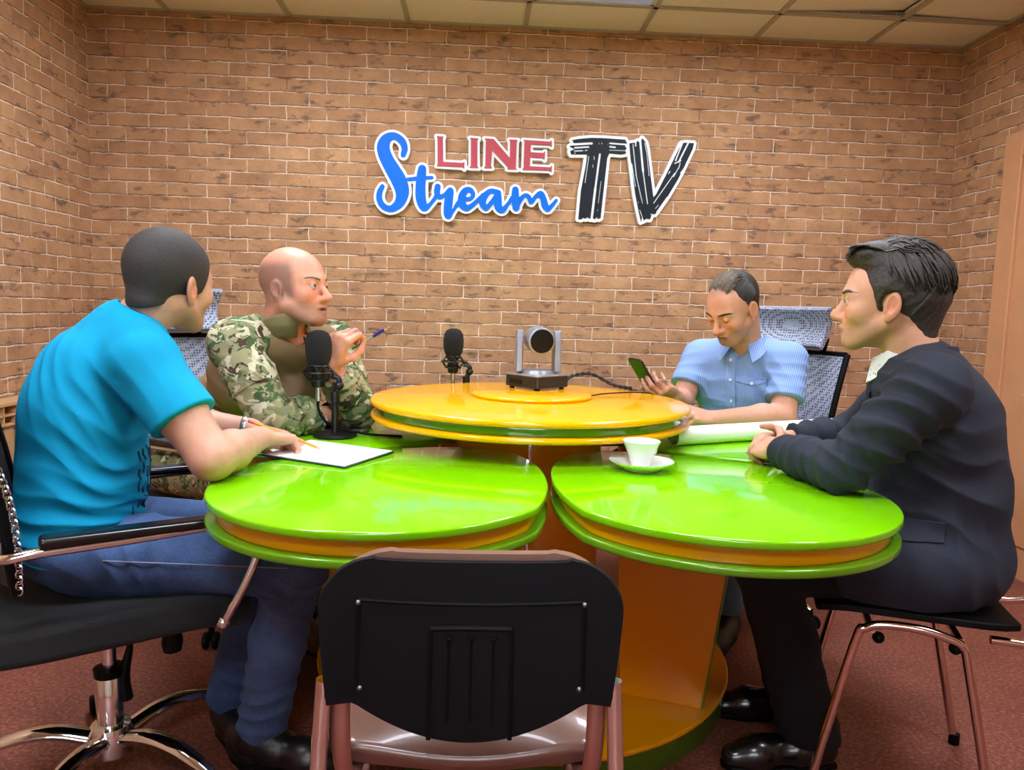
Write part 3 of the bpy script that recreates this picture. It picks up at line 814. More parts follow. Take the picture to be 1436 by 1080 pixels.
# ================================================================== things on the table
M_FOAM = pmat('black_foam', (15, 15, 17), .95, 0, .2, 300, .8, bscale=700)
M_MIC = pmat('black_metal', (24, 24, 26), .35, .3)
M_SILVER = pmat('silver_metal', (184, 182, 178), .25, .9)
def microphone(label, x, y, z, yaw, pole=True):
    t = thing('microphone', label, 'microphone', (x, y, z), yaw, 'desk microphones on the table')
    # local: mic body axis at (-.062,0), stand at origin
    MB().lathe((0, 0, 0), [(.0005, 0), (.064, 0), (.066, .006), (.060, .012), (.012, .014), (.0005, .014)], 40).obj('stand_base', M_MIC, t, False)
    MB().lathe((0, 0, 0), [(.0105, .012), (.0105, .115), (.014, .118), (.014, .152), (.0005, .152)], 20).obj('stand_pole', M_MIC, t, False)
    h = .052
    MB().tube([(0, 0, .15), (.012, 0, .168), (.010, 0, .196), (-.012, 0, .202)], .009, 10, 4).sphere((.012, 0, .172), .015, 8).obj('swivel_joint', M_MIC, t, False)
    MB().lathe((-h, 0, 0), [(.0005, .165), (.017, .165), (.0205, .172), (.0205, .262), (.0005, .262)], 24).obj('mic_body', M_MIC, t, False)
    MB().lathe((-h, 0, 0), [(.0005, .118), (.0085, .118), (.0095, .165), (.0005, .165)], 16).obj('plug', M_SILVER, t, False)
    sh = MB()
    for z, r in ((.188, .030), (.214, .046), (.236, .030)):
        sh.tube([(-h+r*math.cos(a), r*math.sin(a), z) for a in np.linspace(0, 2*math.pi, 25)[:-1]], .0028, 6, closed=True)
    for k in range(8):
        a = math.pi/4*k; b = a+math.pi/8
        for z0, r0 in ((.236, .030), (.188, .030)):
            sh.tube([(-h+r0*math.cos(a), r0*math.sin(a), z0), (-h+.046*math.cos(b), .046*math.sin(b), .214)], .0016, 5)
            sh.tube([(-h+r0*math.cos(a+math.pi/4), r0*math.sin(a+math.pi/4), z0), (-h+.046*math.cos(b), .046*math.sin(b), .214)], .0016, 5)
        sh.tube([(-h+.030*math.cos(a), .030*math.sin(a), .236), (-h+.021*math.cos(a), .021*math.sin(a), .225)], .002, 5)
    sh.tube([(-h+.046, 0, .214), (.004, 0, .206)], .006, 8)
    sh.obj('shock_mount', M_MIC, t, False)
    MB().lathe((-h, 0, 0), [(.0005, .236), (.026, .236), (.034, .252), (.0385, .275), (.0395, .305), (.036, .33), (.027, .346), (.013, .353), (.0005, .354)], 36).obj('foam_windscreen', M_FOAM, t, False)
    cb = MB().tube([(-h, 0, .125), (-h, -.002, .095), (-h+.02, -.004, .055), (.0, .012, .03), (.09, .03, .008), (.2, .035, .0045)], .0045, 8, 6)
    cb.obj('mic_cable', M_BLKPL, t, False)
    t.scale = (1, 1, .91)
    return t
microphone('foam-topped desk microphone standing in front of the camouflage-sleeved man', -.430, 2.25, TZ, math.radians(-8))
microphone('foam-topped desk microphone standing behind the yellow centre of the table', -.045, 2.86, TZ, math.radians(0))

# conference camera on the raised disc
cc = thing('conference_camera', 'grey pan-tilt conference camera on the yellow round centre of the table', 'camera', (.205, 2.56, .902), math.radians(42))
cc.scale = (1.1, 1.1, 1.1)
M_CAMG = pmat('camera_grey', (150, 156, 166), .35, .5); M_CAMD = pmat('camera_dark', (34, 32, 32), .35)
b = MB().prism(rrect(.145, .145, .012), .006, .040); b.obj('base', M_CAMD, cc, False, bevel=.002)
MB().prism(rrect(.146, .146, .012), .0405, .047).obj('base_cover', M_CAMG, cc, False, bevel=.003)
for sx in (-1, 1):
    for sy in (-1, 1): MB().lathe((sx*.055, sy*.055, 0), [(.0005, 0), (.008, 0), (.008, .007), (.0005, .007)], 10).obj('foot', M_BLKPL, cc, False)
MB().box((-.0735, .02, .022), (.002, .05, .014)).obj('infrared_window', M_BLKGLOSS, cc, False, smooth=False)
# yoke turned towards the viewer
Ry = np.array(((math.cos(math.radians(-38)), -math.sin(math.radians(-38)), 0), (math.sin(math.radians(-38)), math.cos(math.radians(-38)), 0), (0, 0, 1)))
def cy(p): return Ry@np.array(p, float)
MB().lathe((0, 0, 0), [(.0005, .0472), (.058, .0472), (.054, .058), (.0005, .060)], 36).obj('turntable', M_CAMG, cc, False)
for s in (-1, 1):
    MB().prism([(-.030, .052), (.030, .052), (.022, .15), (.014, .183), (-.014, .183), (-.022, .15)], -.011, .011, R=Ry@np.array(((0, 0, 1), (1, 0, 0), (0, 1, 0))), c=cy((s*.060, 0, 0))).obj('yoke_arm', M_CAMG, cc, False, bevel=.005)
ax = cy((.10, -.99, -.06)); ax /= np.linalg.norm(ax)
MB().lathe(cy((0, .0, .152)), [(.0005, -.05), (.030, -.048), (.040, -.03), (.042, .0), (.042, .046), (.038, .048), (.0005, .048)], 36, axis=ax).obj('lens_barrel', M_CAMG, cc, False)
MB().lathe(cy((0, .0, .152))+ax*.0485, [(.0005, 0), (.037, 0), (.036, .003), (.0005, .0032)], 36, axis=ax).obj('lens_glass', M_BLKGLOSS, cc, False)
# cables running off behind it
M_BRAID = pmat('braided_cable', (28, 22, 18), .7, 0, .5, 120)
br = MB(); P = catmull([(.30, 2.60, .91), (.34, 2.68, .935), (.42, 2.74, .94), (.50, 2.70, .905), (.56, 2.66, .897)], 12)
Tn = np.gradient(P, axis=0); Tn /= np.linalg.norm(Tn, axis=1)[:, None]
for ph in (0, math.pi):
    Q = [P[i]+.0035*(math.cos(i*.9+ph)*np.cross(Tn[i], (0, 0, 1))+math.sin(i*.9+ph)*np.array((0, 0, 1))) for i in range(len(P))]
    br.tube(Q, .004, 7)
tag(br.obj('braided_cable', M_BRAID), 'thick twisted dark cable arching from the conference camera', 'cable')
tag(MB().tube([(.335, 2.47, .8935), (.37, 2.43, .8935), (.43, 2.50, .8935), (.52, 2.56, .8935), (.60, 2.55, .8935), (.645, 2.57, .87), (.64, 2.60, .80), (.68, 2.62, .775)], .0022, 6, 6).obj('thin_cable', M_BLKPL), 'thin black cable lying on the yellow table centre', 'cable')

# cup and saucer
M_CHINA = pmat('white_china', (240, 242, 240), .12, 0, .01, coat=.4)
sx, sy = .425, 1.86
sa = MB().lathe((sx, sy, TZ), [(.0005, .001), (.045, .001), (.047, .006), (.066, .014), (.081, .023), (.0825, .0255), (.079, .025), (.062, .018), (.045, .0105), (.0005, .010)], 56).obj('saucer', M_CHINA, angle=60)
tag(sa, 'white china saucer under the coffee cup on the green table', 'saucer')
cup = MB().lathe((sx-.002, sy, TZ+.0106), [(.0005, 0), (.024, 0), (.0255, .003), (.030, .022), (.040, .046), (.0485, .0655), (.0472, .0662), (.038, .046), (.028, .023), (.023, .006), (.0005, .005)], 56).obj('coffee_cup', M_CHINA, angle=60)
tag(cup, 'white flared china coffee cup standing on its saucer', 'cup')
MB().tube([(sx+.028, sy+.026, TZ+.058), (sx+.044, sy+.042, TZ+.056), (sx+.046, sy+.044, TZ+.038), (sx+.022, sy+.022, TZ+.030)], .0035, 8, 5).obj('handle', M_CHINA, cup)

# long roll of white paper
r0, r1 = np.array((.600, 2.215, TZ+.0295)), np.array((1.235, 2.495, TZ+.0295))
M_PAPER = pmat('white_paper', (244, 246, 248), .55, 0, .01)
d = r1-r0; L = np.linalg.norm(d); prof = [(.0268, 0), (.029, 0), (.029, L), (.0268, L)]
rl = MB().lathe(r0, prof, 40, axis=d/L)
rl.f = rl.f[:-2]
rl.f += [(i*4+3, ((i+1) % 40)*4+3, ((i+1) % 40)*4, i*4) for i in range(40)]
ro = tag(rl.obj('paper_roll', M_PAPER), 'long white paper roll lying on the table before the man in light blue', 'paper roll')
sp = []
for i in range(90):
    a = i*.28; r = .0262-.00016*i
    sp.append((r*math.cos(a), r*math.sin(a)))
fz = frame_z(d/L)
w = MB(); n = len(sp)
V = [(x, y, z) for z in (0.004, L-.004) for x, y in sp]
w.add(np.array(V)@fz.T+r0, [(i, i+1, n+i+1, n+i) for i in range(n-1)])
w.obj('inner_turns', M_PAPER, ro)

# clipboard with sheets in front of the man in blue
cl = thing('clipboard', 'dark clipboard with white sheets in front of the man in blue', 'clipboard', (-.40, 1.98, TZ), 0)
q = [(-.579, 1.944), (-.319, 1.799), (-.223, 2.012), (-.483, 2.157)]
MB().prism(q, TZ+.0008, TZ+.0045).obj('board', pmat('board_dark_green', (24, 44, 40), .4), cl, bevel=.001, smooth=False)
cq = np.mean(np.array(q), axis=0); q2 = [tuple(cq+(np.array(p)-cq)*.965) for p in q]
MB().prism(q2, TZ+.0048, TZ+.0068).obj('paper_sheet', M_PAPER, cl, smooth=False)
# dark patterned phone / remote lying behind the microphone
k = NT('phone_case_pattern'); v = k.coord(scale=(1, 1, 1)); nz = k.noise(v, 120, 3, .6)
k.set(Base_Color=k.ramp(nz.outputs['Fac'], [(.35, lin((30, 26, 20))), (.5, lin((70, 62, 40))), (.62, lin((140, 124, 90)))], 'CONSTANT'), Roughness=.4)
a = math.radians(8); R2 = np.array(((math.cos(a), -math.sin(a), 0), (math.sin(a), math.cos(a), 0), (0, 0, 1)))
ph = MB().prism(rrect(.155, .062, .012), .001, .010, R=R2, c=(-.420, 2.352, TZ)).obj('mobile_phone', k.m, bevel=.002)
tag(ph, 'phone in a dark speckled case lying behind the front microphone', 'phone')
MB().prism(rrect(.145, .054, .010), .0102, .0108, R=R2, c=(-.420, 2.352, TZ)).obj('screen', M_BLKGLOSS, ph, smooth=False)
# ================================================================== lettering on the back wall
# drawn in a flat x/y sheet, laid onto the wall by one scale and offset
SGA = np.array(((.00373, .00014), (.00012, -.00363))); SGB = np.array((-2.54864, 2.65936))
def wallpt(p): return np.array(p, float)@SGA+SGB
def A1(P): return [(515+x/7.714, 175+y/7.714) for x, y in P]
def B1(P): return [(600+x/7.18, 180+y/7.18) for x, y in P]
def C1(P): return [(785+x/7.18, 175+y/7.18) for x, y in P]
def stroke(pts, k=5):
    """pts=[(x,y,r)] in sheet units -> dense list of wall-space (x,z,r)"""
    P = catmull([(x, y, r) for x, y, r in pts], k)
    w = wallpt(P[:, :2]); return np.c_[w, P[:, 2]*.0037]
def sA(L): return stroke([(515+x/7.714, 175+y/7.714, r/7.714) for x, y, r in L])
def sB(L): return stroke([(600+x/7.18, 180+y/7.18, r/7.18) for x, y, r in L])
def d_stroke(X, Z, S):
    D = np.full(X.shape, BIG)
    for (a, b) in zip(S[:-1], S[1:]):
        ax, az, ar = a; bx, bz, brd = b; vx, vz = bx-ax, bz-az
        t = np.clip(((X-ax)*vx+(Z-az)*vz)/(vx*vx+vz*vz+1e-12), 0, 1)
        D = np.minimum(D, np.hypot(X-ax-t*vx, Z-az-t*vz)-(ar+(brd-ar)*t))
    return D
def d_poly(X, Z, P):
    P = np.array(P); D = np.full(X.shape, BIG); ins = np.zeros(X.shape, bool)
    for i in range(len(P)):
        a, b = P[i], P[(i+1) % len(P)]; v = b-a
        t = np.clip(((X-a[0])*v[0]+(Z-a[1])*v[1])/(v@v+1e-12), 0, 1)
        D = np.minimum(D, np.hypot(X-a[0]-t*v[0], Z-a[1]-t*v[1]))
        c = ((a[1] > Z) != (b[1] > Z)) & (X < (b[0]-a[0])*(Z-a[1])/(b[1]-a[1]+1e-12)+a[0]); ins ^= c
    return np.where(ins, -D, D)
def extrude_field(name, fld, x0, x1, z0, z1, y_back, y_front, mat, parent, h=.0022):
    hy = (y_back-y_front)/3
    xs = np.arange(x0, x1, h); zs = np.arange(z0, z1, h)
    X, Z = np.meshgrid(xs, zs, indexing='ij'); D2 = fld(X, Z)
    S = D2 < 0
    # contour by 2-D surface nets, then extrude: vertices on the outline are placed on the zero crossing
    n = S.shape; cells = np.zeros((n[0]-1, n[1]-1), np.uint8)
    for i in (0, 1):
        for j in (0, 1): cells += S[i:n[0]-1+i, j:n[1]-1+j]
    C = np.argwhere(cells > 0); idx = np.full(cells.shape, -1); idx[tuple(C.T)] = np.arange(len(C))
    V = C+.5
    W = np.zeros(len(C)); A = np.zeros((len(C), 2))
    offs = [(0, 0), (1, 0), (1, 1), (0, 1)]
    val = np.stack([D2[C[:, 0]+i, C[:, 1]+j] for i, j in offs], 1)
    for a in range(4):
        b = (a+1) % 4; m = (val[:, a] < 0) != (val[:, b] < 0)
        t = np.clip(val[:, a]/(val[:, a]-val[:, b]+1e-12), 0, 1)
        oa, ob = np.array(offs[a], float), np.array(offs[b], float)
        A += np.where(m[:, None], oa+t[:, None]*(ob-oa), 0); W += m
    bd = W > 0; V = V.astype(float); V[bd] = C[bd]+A[bd]/W[bd, None]
    # quads around each inside grid node
    N = np.argwhere(S[1:-1, 1:-1])+1
    q = np.stack([idx[N[:, 0]-1, N[:, 1]-1], idx[N[:, 0], N[:, 1]-1], idx[N[:, 0], N[:, 1]], idx[N[:, 0]-1, N[:, 1]]], 1)
    q = q[(q >= 0).all(1)]
    k = len(V)
    front = np.c_[x0+V[:, 0]*h, np.full(k, y_front), z0+V[:, 1]*h]; back = front.copy(); back[:, 1] = y_back
    e = np.vstack([q[:, [0, 1]], q[:, [1, 2]], q[:, [2, 3]], q[:, [3, 0]]]); key = e[:, 0].astype(np.int64)*k+e[:, 1]; rev = e[:, 1].astype(np.int64)*k+e[:, 0]
    b_ = e[~np.isin(key, rev)]
    side = np.stack([b_[:, 1], b_[:, 0], b_[:, 0]+k, b_[:, 1]+k], 1)
    F = np.vstack([q, q[:, ::-1]+k, side])
    o = np_obj(name, np.vstack([front, back]), F, mat, parent)
    o.data.polygons.foreach_set('use_smooth', np.zeros(len(F), bool))
    return o
STREAM = {
 'S': [sA([(388, 330, 27), (404, 260, 33), (375, 180, 38), (295, 128, 38), (215, 158, 52), (180, 230, 66), (188, 310, 70), (225, 400, 72), (275, 490, 78), (330, 590, 82), (368, 700, 76), (362, 790, 62), (318, 868, 48), (240, 910, 35), (165, 880, 33), (126, 810, 32), (130, 730, 30), (160, 668, 24)])],
 't': [sA([(587, 480, 43), (577, 560, 50), (566, 680, 53), (568, 800, 54), (600, 892, 44), (655, 872, 22), (715, 800, 20), (735, 760, 20)]), sA([(430, 592, 18), (560, 580, 20), (690, 573, 17)])],
 'r': [sA([(750, 672, 32), (742, 735, 32), (768, 782, 26), (830, 758, 24), (885, 712, 32), (870, 800, 44), (857, 900, 46), (858, 982, 40), (900, 948, 18), (960, 862, 18), (985, 835, 20)])],
 'e': [sB([(265, 790, 18), (300, 750, 26), (345, 715, 22), (410, 712, 20), (440, 670, 22), (415, 622, 24), (365, 628, 30), (330, 690, 38), (332, 770, 38), (378, 804, 30), (440, 770, 22), (505, 705, 18), (545, 670, 20)])],
 'a': [sB([(690, 650, 28), (615, 634, 24), (555, 690, 32), (535, 760, 34), (572, 804, 26), (625, 745, 20), (680, 672, 22)]), sB([(690, 655, 32), (688, 730, 40), (694, 795, 38), (735, 826, 30), (790, 765, 18), (830, 705, 20)])],
 'm': [sB([(865, 622, 32), (863, 710, 40), (872, 800, 36)]), sB([(872, 800, 30), (905, 735, 26), (960, 676, 18), (1000, 695, 22), (1025, 745, 22), (1070, 690, 20), (1120, 662, 28), (1150, 725, 32), (1165, 785, 34), (1195, 816, 26), (1240, 775, 20), (1278, 728, 15)])],
}
LINE = {
 'L': [B1([(82, 84), (155, 88), (146, 105), (146, 340), (342, 350), (358, 338), (355, 412), (340, 394), (80, 380), (90, 362), (92, 100)])],
 'I': [B1([(413, 100), (502, 107), (488, 124), (486, 386), (500, 403), (404, 398), (420, 380), (425, 118)])],
 'N': [B1([(558, 106), (650, 112), (812, 304), (816, 136), (806, 117), (892, 122), (879, 140), (871, 408), (888, 417), (782, 413), (796, 402), (634, 226), (622, 386), (634, 404), (550, 401), (565, 384), (573, 124)])],
 'E': [B1([(944, 120), (1214, 138), (1230, 122), (1231, 192), (1214, 174), (1022, 165), (1017, 244), (1144, 251), (1164, 234), (1160, 322), (1140, 302), (1016, 294), (1010, 384), (1214, 395), (1233, 374), (1229, 447), (1212, 427), (934, 418), (950, 400), (958, 136)])],
}
TVP = {
 'T': C1([(108, 158), (180, 145), (300, 134), (440, 138), (642, 152), (662, 188), (640, 215), (658, 240), (640, 262), (655, 290), (600, 300), (482, 288), (462, 340), (400, 945), (378, 955), (360, 935), (340, 960), (318, 940), (300, 955), (262, 935), (250, 952), (225, 940), (205, 958), (175, 955), (200, 660), (245, 420), (262, 300), (180, 300), (98, 300), (88, 268), (135, 246), (82, 222), (130, 190)]),
 'V': C1([(686, 188), (745, 182), (770, 165), (790, 185), (815, 138), (850, 180), (866, 250), (936, 735), (965, 705), (1090, 450), (1215, 188), (1255, 182), (1340, 186), (1330, 240), (1225, 470), (1180, 560), (1075, 740), (960, 905), (925, 905), (905, 960), (870, 950), (845, 972), (822, 940), (815, 985), (790, 880), (752, 700), (700, 330)]),
}
TVS = {
 'T': [((92, 200), (305, 188), 13), ((138, 232), (272, 225), 10), ((130, 265), (215, 262), 7), ((240, 262), (262, 255), 6), ((490, 187), (662, 200), 10), ((490, 222), (540, 228), 10), ((485, 256), (645, 262), 5), ((388, 298), (345, 640), 11), ((345, 640), (308, 965), 13), ((276, 320), (240, 585), 5), ((330, 320), (330, 352), 5), ((318, 405), (318, 430), 5), ((402, 570), (376, 795), 4), ((378, 185), (378, 195), 5), ((408, 185), (408, 195), 6), ((468, 190), (468, 196), 5), ((135, 286), (138, 288), 7), ((368, 860), (368, 870), 5)],
 'V': [((722, 200), (760, 520), 7), ((760, 520), (826, 795), 6), ((795, 165), (828, 470), 12), ((828, 470), (878, 800), 7), ((714, 395), (752, 625), 5), ((842, 185), (860, 270), 6), ((862, 280), (890, 515), 5), ((750, 180), (748, 215), 8), ((1282, 185), (1190, 375), 9), ((1222, 190), (1158, 360), 8), ((1150, 390), (1210, 362), 7), ((1205, 385), (1190, 440), 6), ((1185, 440), (1140, 525), 5), ((1150, 490), (940, 795), 5), ((1080, 735), (975, 885), 7), ((1105, 465), (1088, 495), 5), ((800, 865), (835, 965), 6), ((915, 905), (920, 912), 7), ((780, 775), (786, 795), 4), ((960, 850), (990, 812), 4), ((1250, 440), (1215, 490), 10)],
}
M_SBLUE = pmat('sign_blue', (0, 112, 226), .5, 0, .03, spec=.2); M_SRED = pmat('sign_red', (192, 80, 92), .5, 0, .03, spec=.2); M_SBLK = pmat('sign_black', (18, 26, 34), .5, 0, .03, spec=.2)
M_SWHT = pmat('sign_white', (240, 248, 250), .5, 0, .02)
def sign(label, letters, fields, mat, off, box):
    x0, z1 = wallpt(box[0]); x1, z0 = wallpt(box[1])
    t = thing('wall_sign', label, 'sign', ((x0+x1)/2, YB-.02, (z0+z1)/2))
    allf = lambda X, Z: np.minimum.reduce([f(X, Z) for f in fields['solid']])-off
    extrude_field('backing', allf, x0, x1, z0, z1, YB+.004, YB-.026, M_SWHT, t)
    for i, f in enumerate(fields['letters']):
        extrude_field('letter', f, x0, x1, z0, z1, YB-.0262, YB-.0305-.0007*i, mat, t, .0020)
fS = [lambda X, Z, L=L: np.minimum.reduce([d_stroke(X, Z, s) for s in L]) for L in STREAM.values()]
sign('blue script sign with a white outline on the brick wall, lower left of the lettering', None, dict(solid=fS, letters=fS), M_SBLUE, .0135, ((515, 170), (790, 325)))
fL = [lambda X, Z, L=L: d_poly(X, Z, wallpt(L[0])) for L in LINE.values()]
sign('red serif capitals with a white outline on the brick wall, above the blue script', None, dict(solid=fL, letters=fL), M_SRED, .0125, ((597, 175), (786, 255)))
def tvf(key):
    P = wallpt(TVP[key])
    S = [np.c_[wallpt(C1([a, b])), np.full(2, r/7.18*.0037)] for a, b, r in TVS[key]]
    solid = lambda X, Z: d_poly(X, Z, P)
    let = lambda X, Z: np.maximum(d_poly(X, Z, P), -np.minimum.reduce([d_stroke(X, Z, s) for s in S]))
    return solid, let
tT, tV = tvf('T'), tvf('V')
sign('big black brush-stroke capitals with a white outline on the right of the wall lettering', None, dict(solid=[tT[0], tV[0]], letters=[tT[1], tV[1]]), M_SBLK, .0155, ((783, 170), (985, 325)))
# ================================================================== people
M_SKIN = attr_mat('skin', .48, .12, 260, sss=.12, spec=.4, vary=.05, nscale=60)
M_EYE = attr_mat('eye', .12, spec=.5, vary=.0)
M_HAIRDARK = None
def hair_mat(name, rgb, hi, rough=.5, sc=(60, 60, 14)):
    k = NT(name); v = k.coord(scale=sc); nz = k.noise(v, 3.0, 4, .7)
    k.bump(nz.outputs['Fac'], .6, .003)
    return k.set(Base_Color=k.ramp(nz.outputs['Fac'], [(.35, lin(rgb)), (.7, lin(hi))]), Roughness=rough)
def cloth(name, rgb, rough=.9, vary=.06, weave=700, strength=.25, nscale=12):
    return pmat(name, rgb, rough, 0, vary, nscale, strength, spec=.25, bscale=weave)
def lerp(a, b, t): return v3(a)*(1-t)+v3(b)*t
class Head:
    """local frame: x towards the face, y to the person's left, z up; origin at eye level between the ears"""
    def __init__(s, c, F, U, sc=1.0, roll=0.0):
        s.c = v3(c); s.s = sc
        f = norm(F); u = v3(U)-f*(v3(U)@f); u = norm(u); l = np.cross(u, f)
        if roll: u, l = u*math.cos(roll)+l*math.sin(roll), l*math.cos(roll)-u*math.sin(roll)
        s.R = np.stack([f, l, u], 1)
    def w(s, p): return s.c+s.R@(v3(p)*s.s)
    def loc(s, P): return ((P-s.c)@s.R)/s.s
    def cone(s, a, b, ra, rb=None): return Cone(s.w(a), s.w(b), ra*s.s, (ra if rb is None else rb)*s.s)
    def ell(s, c, r, rz=0, ry=0, rx=0):
        a, b, g = math.radians(rz), math.radians(ry), math.radians(rx)
        Rz = np.array(((math.cos(a), -math.sin(a), 0), (math.sin(a), math.cos(a), 0), (0, 0, 1)))
        Ry = np.array(((math.cos(b), 0, math.sin(b)), (0, 1, 0), (-math.sin(b), 0, math.cos(b))))
        Rx = np.array(((1, 0, 0), (0, math.cos(g), -math.sin(g)), (0, math.sin(g), math.cos(g))))
        return Ell(s.w(c), v3(r)*s.s, (s.R@Rz@Ry@Rx).T)
    def plane(s, c, n, k=0.0): return Plane(s.w(c), s.R@v3(n), k)
    def skull(s, jaw=1.0, fat=0.0, grow=0.0):
        g = grow
        return [s.ell((-.020, 0, .036), (.097+g, .076+g, .086+g)), s.ell((.030, 0, .012), (.062+g, .068+g, .085+g)),
                s.ell((.034, 0, -.055), (.054+g, .053*jaw+g, .052+g)), s.ell((.074, 0, -.096), (.020+g, .024+g, .019+g)),
                s.cone((-.002, .052*jaw, -.050), (.066, .022, -.096), .016+fat+g), s.cone((-.002, -.052*jaw, -.050), (.066, -.022, -.096), .016+fat+g),
                s.ell((.060, .042, -.026), (.026+g, .024+g, .026+g)), s.ell((.060, -.042, -.026), (.026+g, .024+g, .026+g)),
                s.ell((.066, 0, -.062), (.028+g, .034+g, .034+g))]
    def face(s, jaw=1.0, fat=0.0, nose=1.0, mouth_open=0.0, lid=.35, brow=1.0, nose_tip=-.036, closed=False):
        A = Grp(s.skull(jaw, fat)+[s.cone((.082, .010, .017), (.070, .046, .015), .0095*brow, .008), s.cone((.082, -.010, .017), (.070, -.046, .015), .0095*brow, .008)], k=.022)
        B = Grp([s.ell((.0985, y, -.001), (.020, .0165, .0115)) for y in (.032, -.032)], k=.0, K=.014); B.minus = True
        nz = [s.cone((.085, 0, .010), (.094+.014*nose, 0, -.026), .0085, .0100), s.ell((.101+.013*nose, 0, nose_tip), (.0125, .0115, .0105)),
              s.ell((.098, .0125, -.0395), (.0115, .0078, .0082)), s.ell((.098, -.0125, -.0395), (.0115, .0078, .0082))]
        N = Grp(nz, k=.010, K=.009)
        nostr = Grp([s.ell((.104, y, -.0465), (.0055, .0035, .004)) for y in (.0075, -.0075)], k=0, K=.003); nostr.minus = True
        o = mouth_open
        L = Grp([s.cone((.0925, .019, -.0655), (.0975, 0, -.0625), .0042, .0055), s.cone((.0925, -.019, -.0655), (.0975, 0, -.0625), .0042, .0055),
                 s.cone((.0905, .016, -.0715-o), (.0950, 0, -.0745-o), .0042, .0062), s.cone((.0905, -.016, -.0715-o), (.0950, 0, -.0745-o), .0042, .0062)], k=.005, K=.006)
        M = Grp([s.ell((.1025, 0, -.0685-o/2), (.012, .021, .0013+o*.6))], k=0, K=.003); M.minus = True
        # lids hug the eyeball
        zl = .0046-.008*(lid-.3); s.zl = zl
        LD = []
        for y in (.032, -.032):
            if closed: LD.append(Grp([s.ell((.0785, y, -.0005), (.0136, .0140, .0136))], k=0, K=.004)); continue
            sg = 1 if y > 0 else -1
            LD.append(Grp([s.ell((.0783, y, -.0005), (.0140, .0146, .0142)), s.plane((.09, y, zl), (.10, .10*sg, -1), .001)], k=0, K=.004))
            LD.append(Grp([s.ell((.0780, y, -.0005), (.0138, .0144, .0142)), s.plane((.09, y, -.0048), (-.05, .06*sg, 1), .001)], k=0, K=.004))
        ears = []
        for sg in (1, -1):
            e = s.ell((-.012, .0775*sg, -.012), (.0185, .0085, .0325), rz=-22*sg, ry=-8)
            c1 = sub(s.ell((-.008, .0855*sg, -.009), (.0120, .0085, .0215), rz=-22*sg, ry=-8), .002)
            lob = s.ell((-.004, .0745*sg, -.039), (.0095, .0060, .0105))
            ears.append(Grp([e, c1, lob, s.cone((.001, .0755*sg, -.008), (.003, .0745*sg, -.024), .0045)], k=.004, K=.006))
        return [A, B, N, nostr, L, M]+LD+ears
    def eyes(s, parent, gaze=(1, 0, 0), iris=(92, 74, 56)):
        g = norm(gaze)
        for y in (.032, -.032):
            mb = MB().sphere((0, 0, 0), .0123*s.s, 14); V = np.array(mb.v)
            gw = s.R@g; d = V@gw/(.0123*s.s)
            V = V+s.w((.0785, y, -.0005))
            col = np.where(d[:, None] > .955, 0.004, np.where(d[:, None] > .86, np.array(lin(iris)[:3])*.7, np.array((.46, .42, .40))))
            quads = [f for f in mb.f if len(f) == 4]; tris = [f for f in mb.f if len(f) == 3]
            me = bpy.data.meshes.new('eye'); me.from_pydata([tuple(p) for p in V], [], mb.f); me.update()
            at = me.attributes.new('col', 'FLOAT_COLOR', 'POINT'); at.data.foreach_set('color', np.c_[col, np.ones(len(V))].astype(np.float32).ravel())
            me.polygons.foreach_set('use_smooth', [True]*len(me.polygons)); me.materials.append(M_EYE)
            o = bpy.data.objects.new('eye', me); COL.objects.link(o); attach(o, parent, True)
    def surf_x(s, groups, y, z, x0=.135):
        """local x of the face surface at (y, z)"""
        xs = np.linspace(x0, .03, 120)
        P = s.c+(np.stack([xs, np.full(120, y), np.full(120, z)], 1)*s.s)@s.R.T
        d = field(groups, P[:, None, :], P, .004, .06)[:, 0]
        k = np.nonzero(d < 0)[0]
        return xs[k[0]] if len(k) else .06
    def brows(s, parent, mat, groups, thick=1.0, lift=0.0, lash=False):
        rnd = random.Random(3)
        for sg in (1, -1):
            mb = MB()
            for i in range(60):
                t = rnd.random(); y = sg*(.013+.040*t); z = .0175+.006*math.sin(t*2.2)+lift+rnd.uniform(-.0034, .0034)*thick*(1-.55*t)
                pts = []
                for q in (0, .5, 1):
                    yy, zz = y+sg*.009*q, z+(.003-.007*t)*q
                    pts.append(s.w((s.surf_x(groups, yy, zz)+.0006-.0008*q, yy, zz)))
                mb.tube(pts, [.0012*s.s, .0011*s.s, .0005*s.s], 5)
            mb.obj('eyebrow', mat, parent)
            if not lash:
                mb = MB(); pts = []
                for t in np.linspace(-1, 1.1, 9):
                    yy, zz = sg*.032+sg*.0145*math.sin(t*1.05), .002*math.cos(t*1.35)+s.zl-.0018
                    pts.append(s.w((s.surf_x(groups, yy, zz)+.0008, yy, zz)))
                mb.tube(pts, [.0006, .0011, .0011, .0008], 5, 2)
                mb.obj('eyelashes', mat, parent)
            else:
                mb = MB()
                pts = []
                for t in np.linspace(-1, 1.1, 9):
                    yy, zz = sg*.032+sg*.0135*math.sin(t*1.05), -.0065*math.cos(t*1.3)-.001
                    pts.append(s.w((s.surf_x(groups, yy, zz)+.0006, yy, zz)))
                mb.tube(pts, [.0006, .0012, .0012, .0008], 5, 2)
                mb.obj('eyelashes', mat, parent)
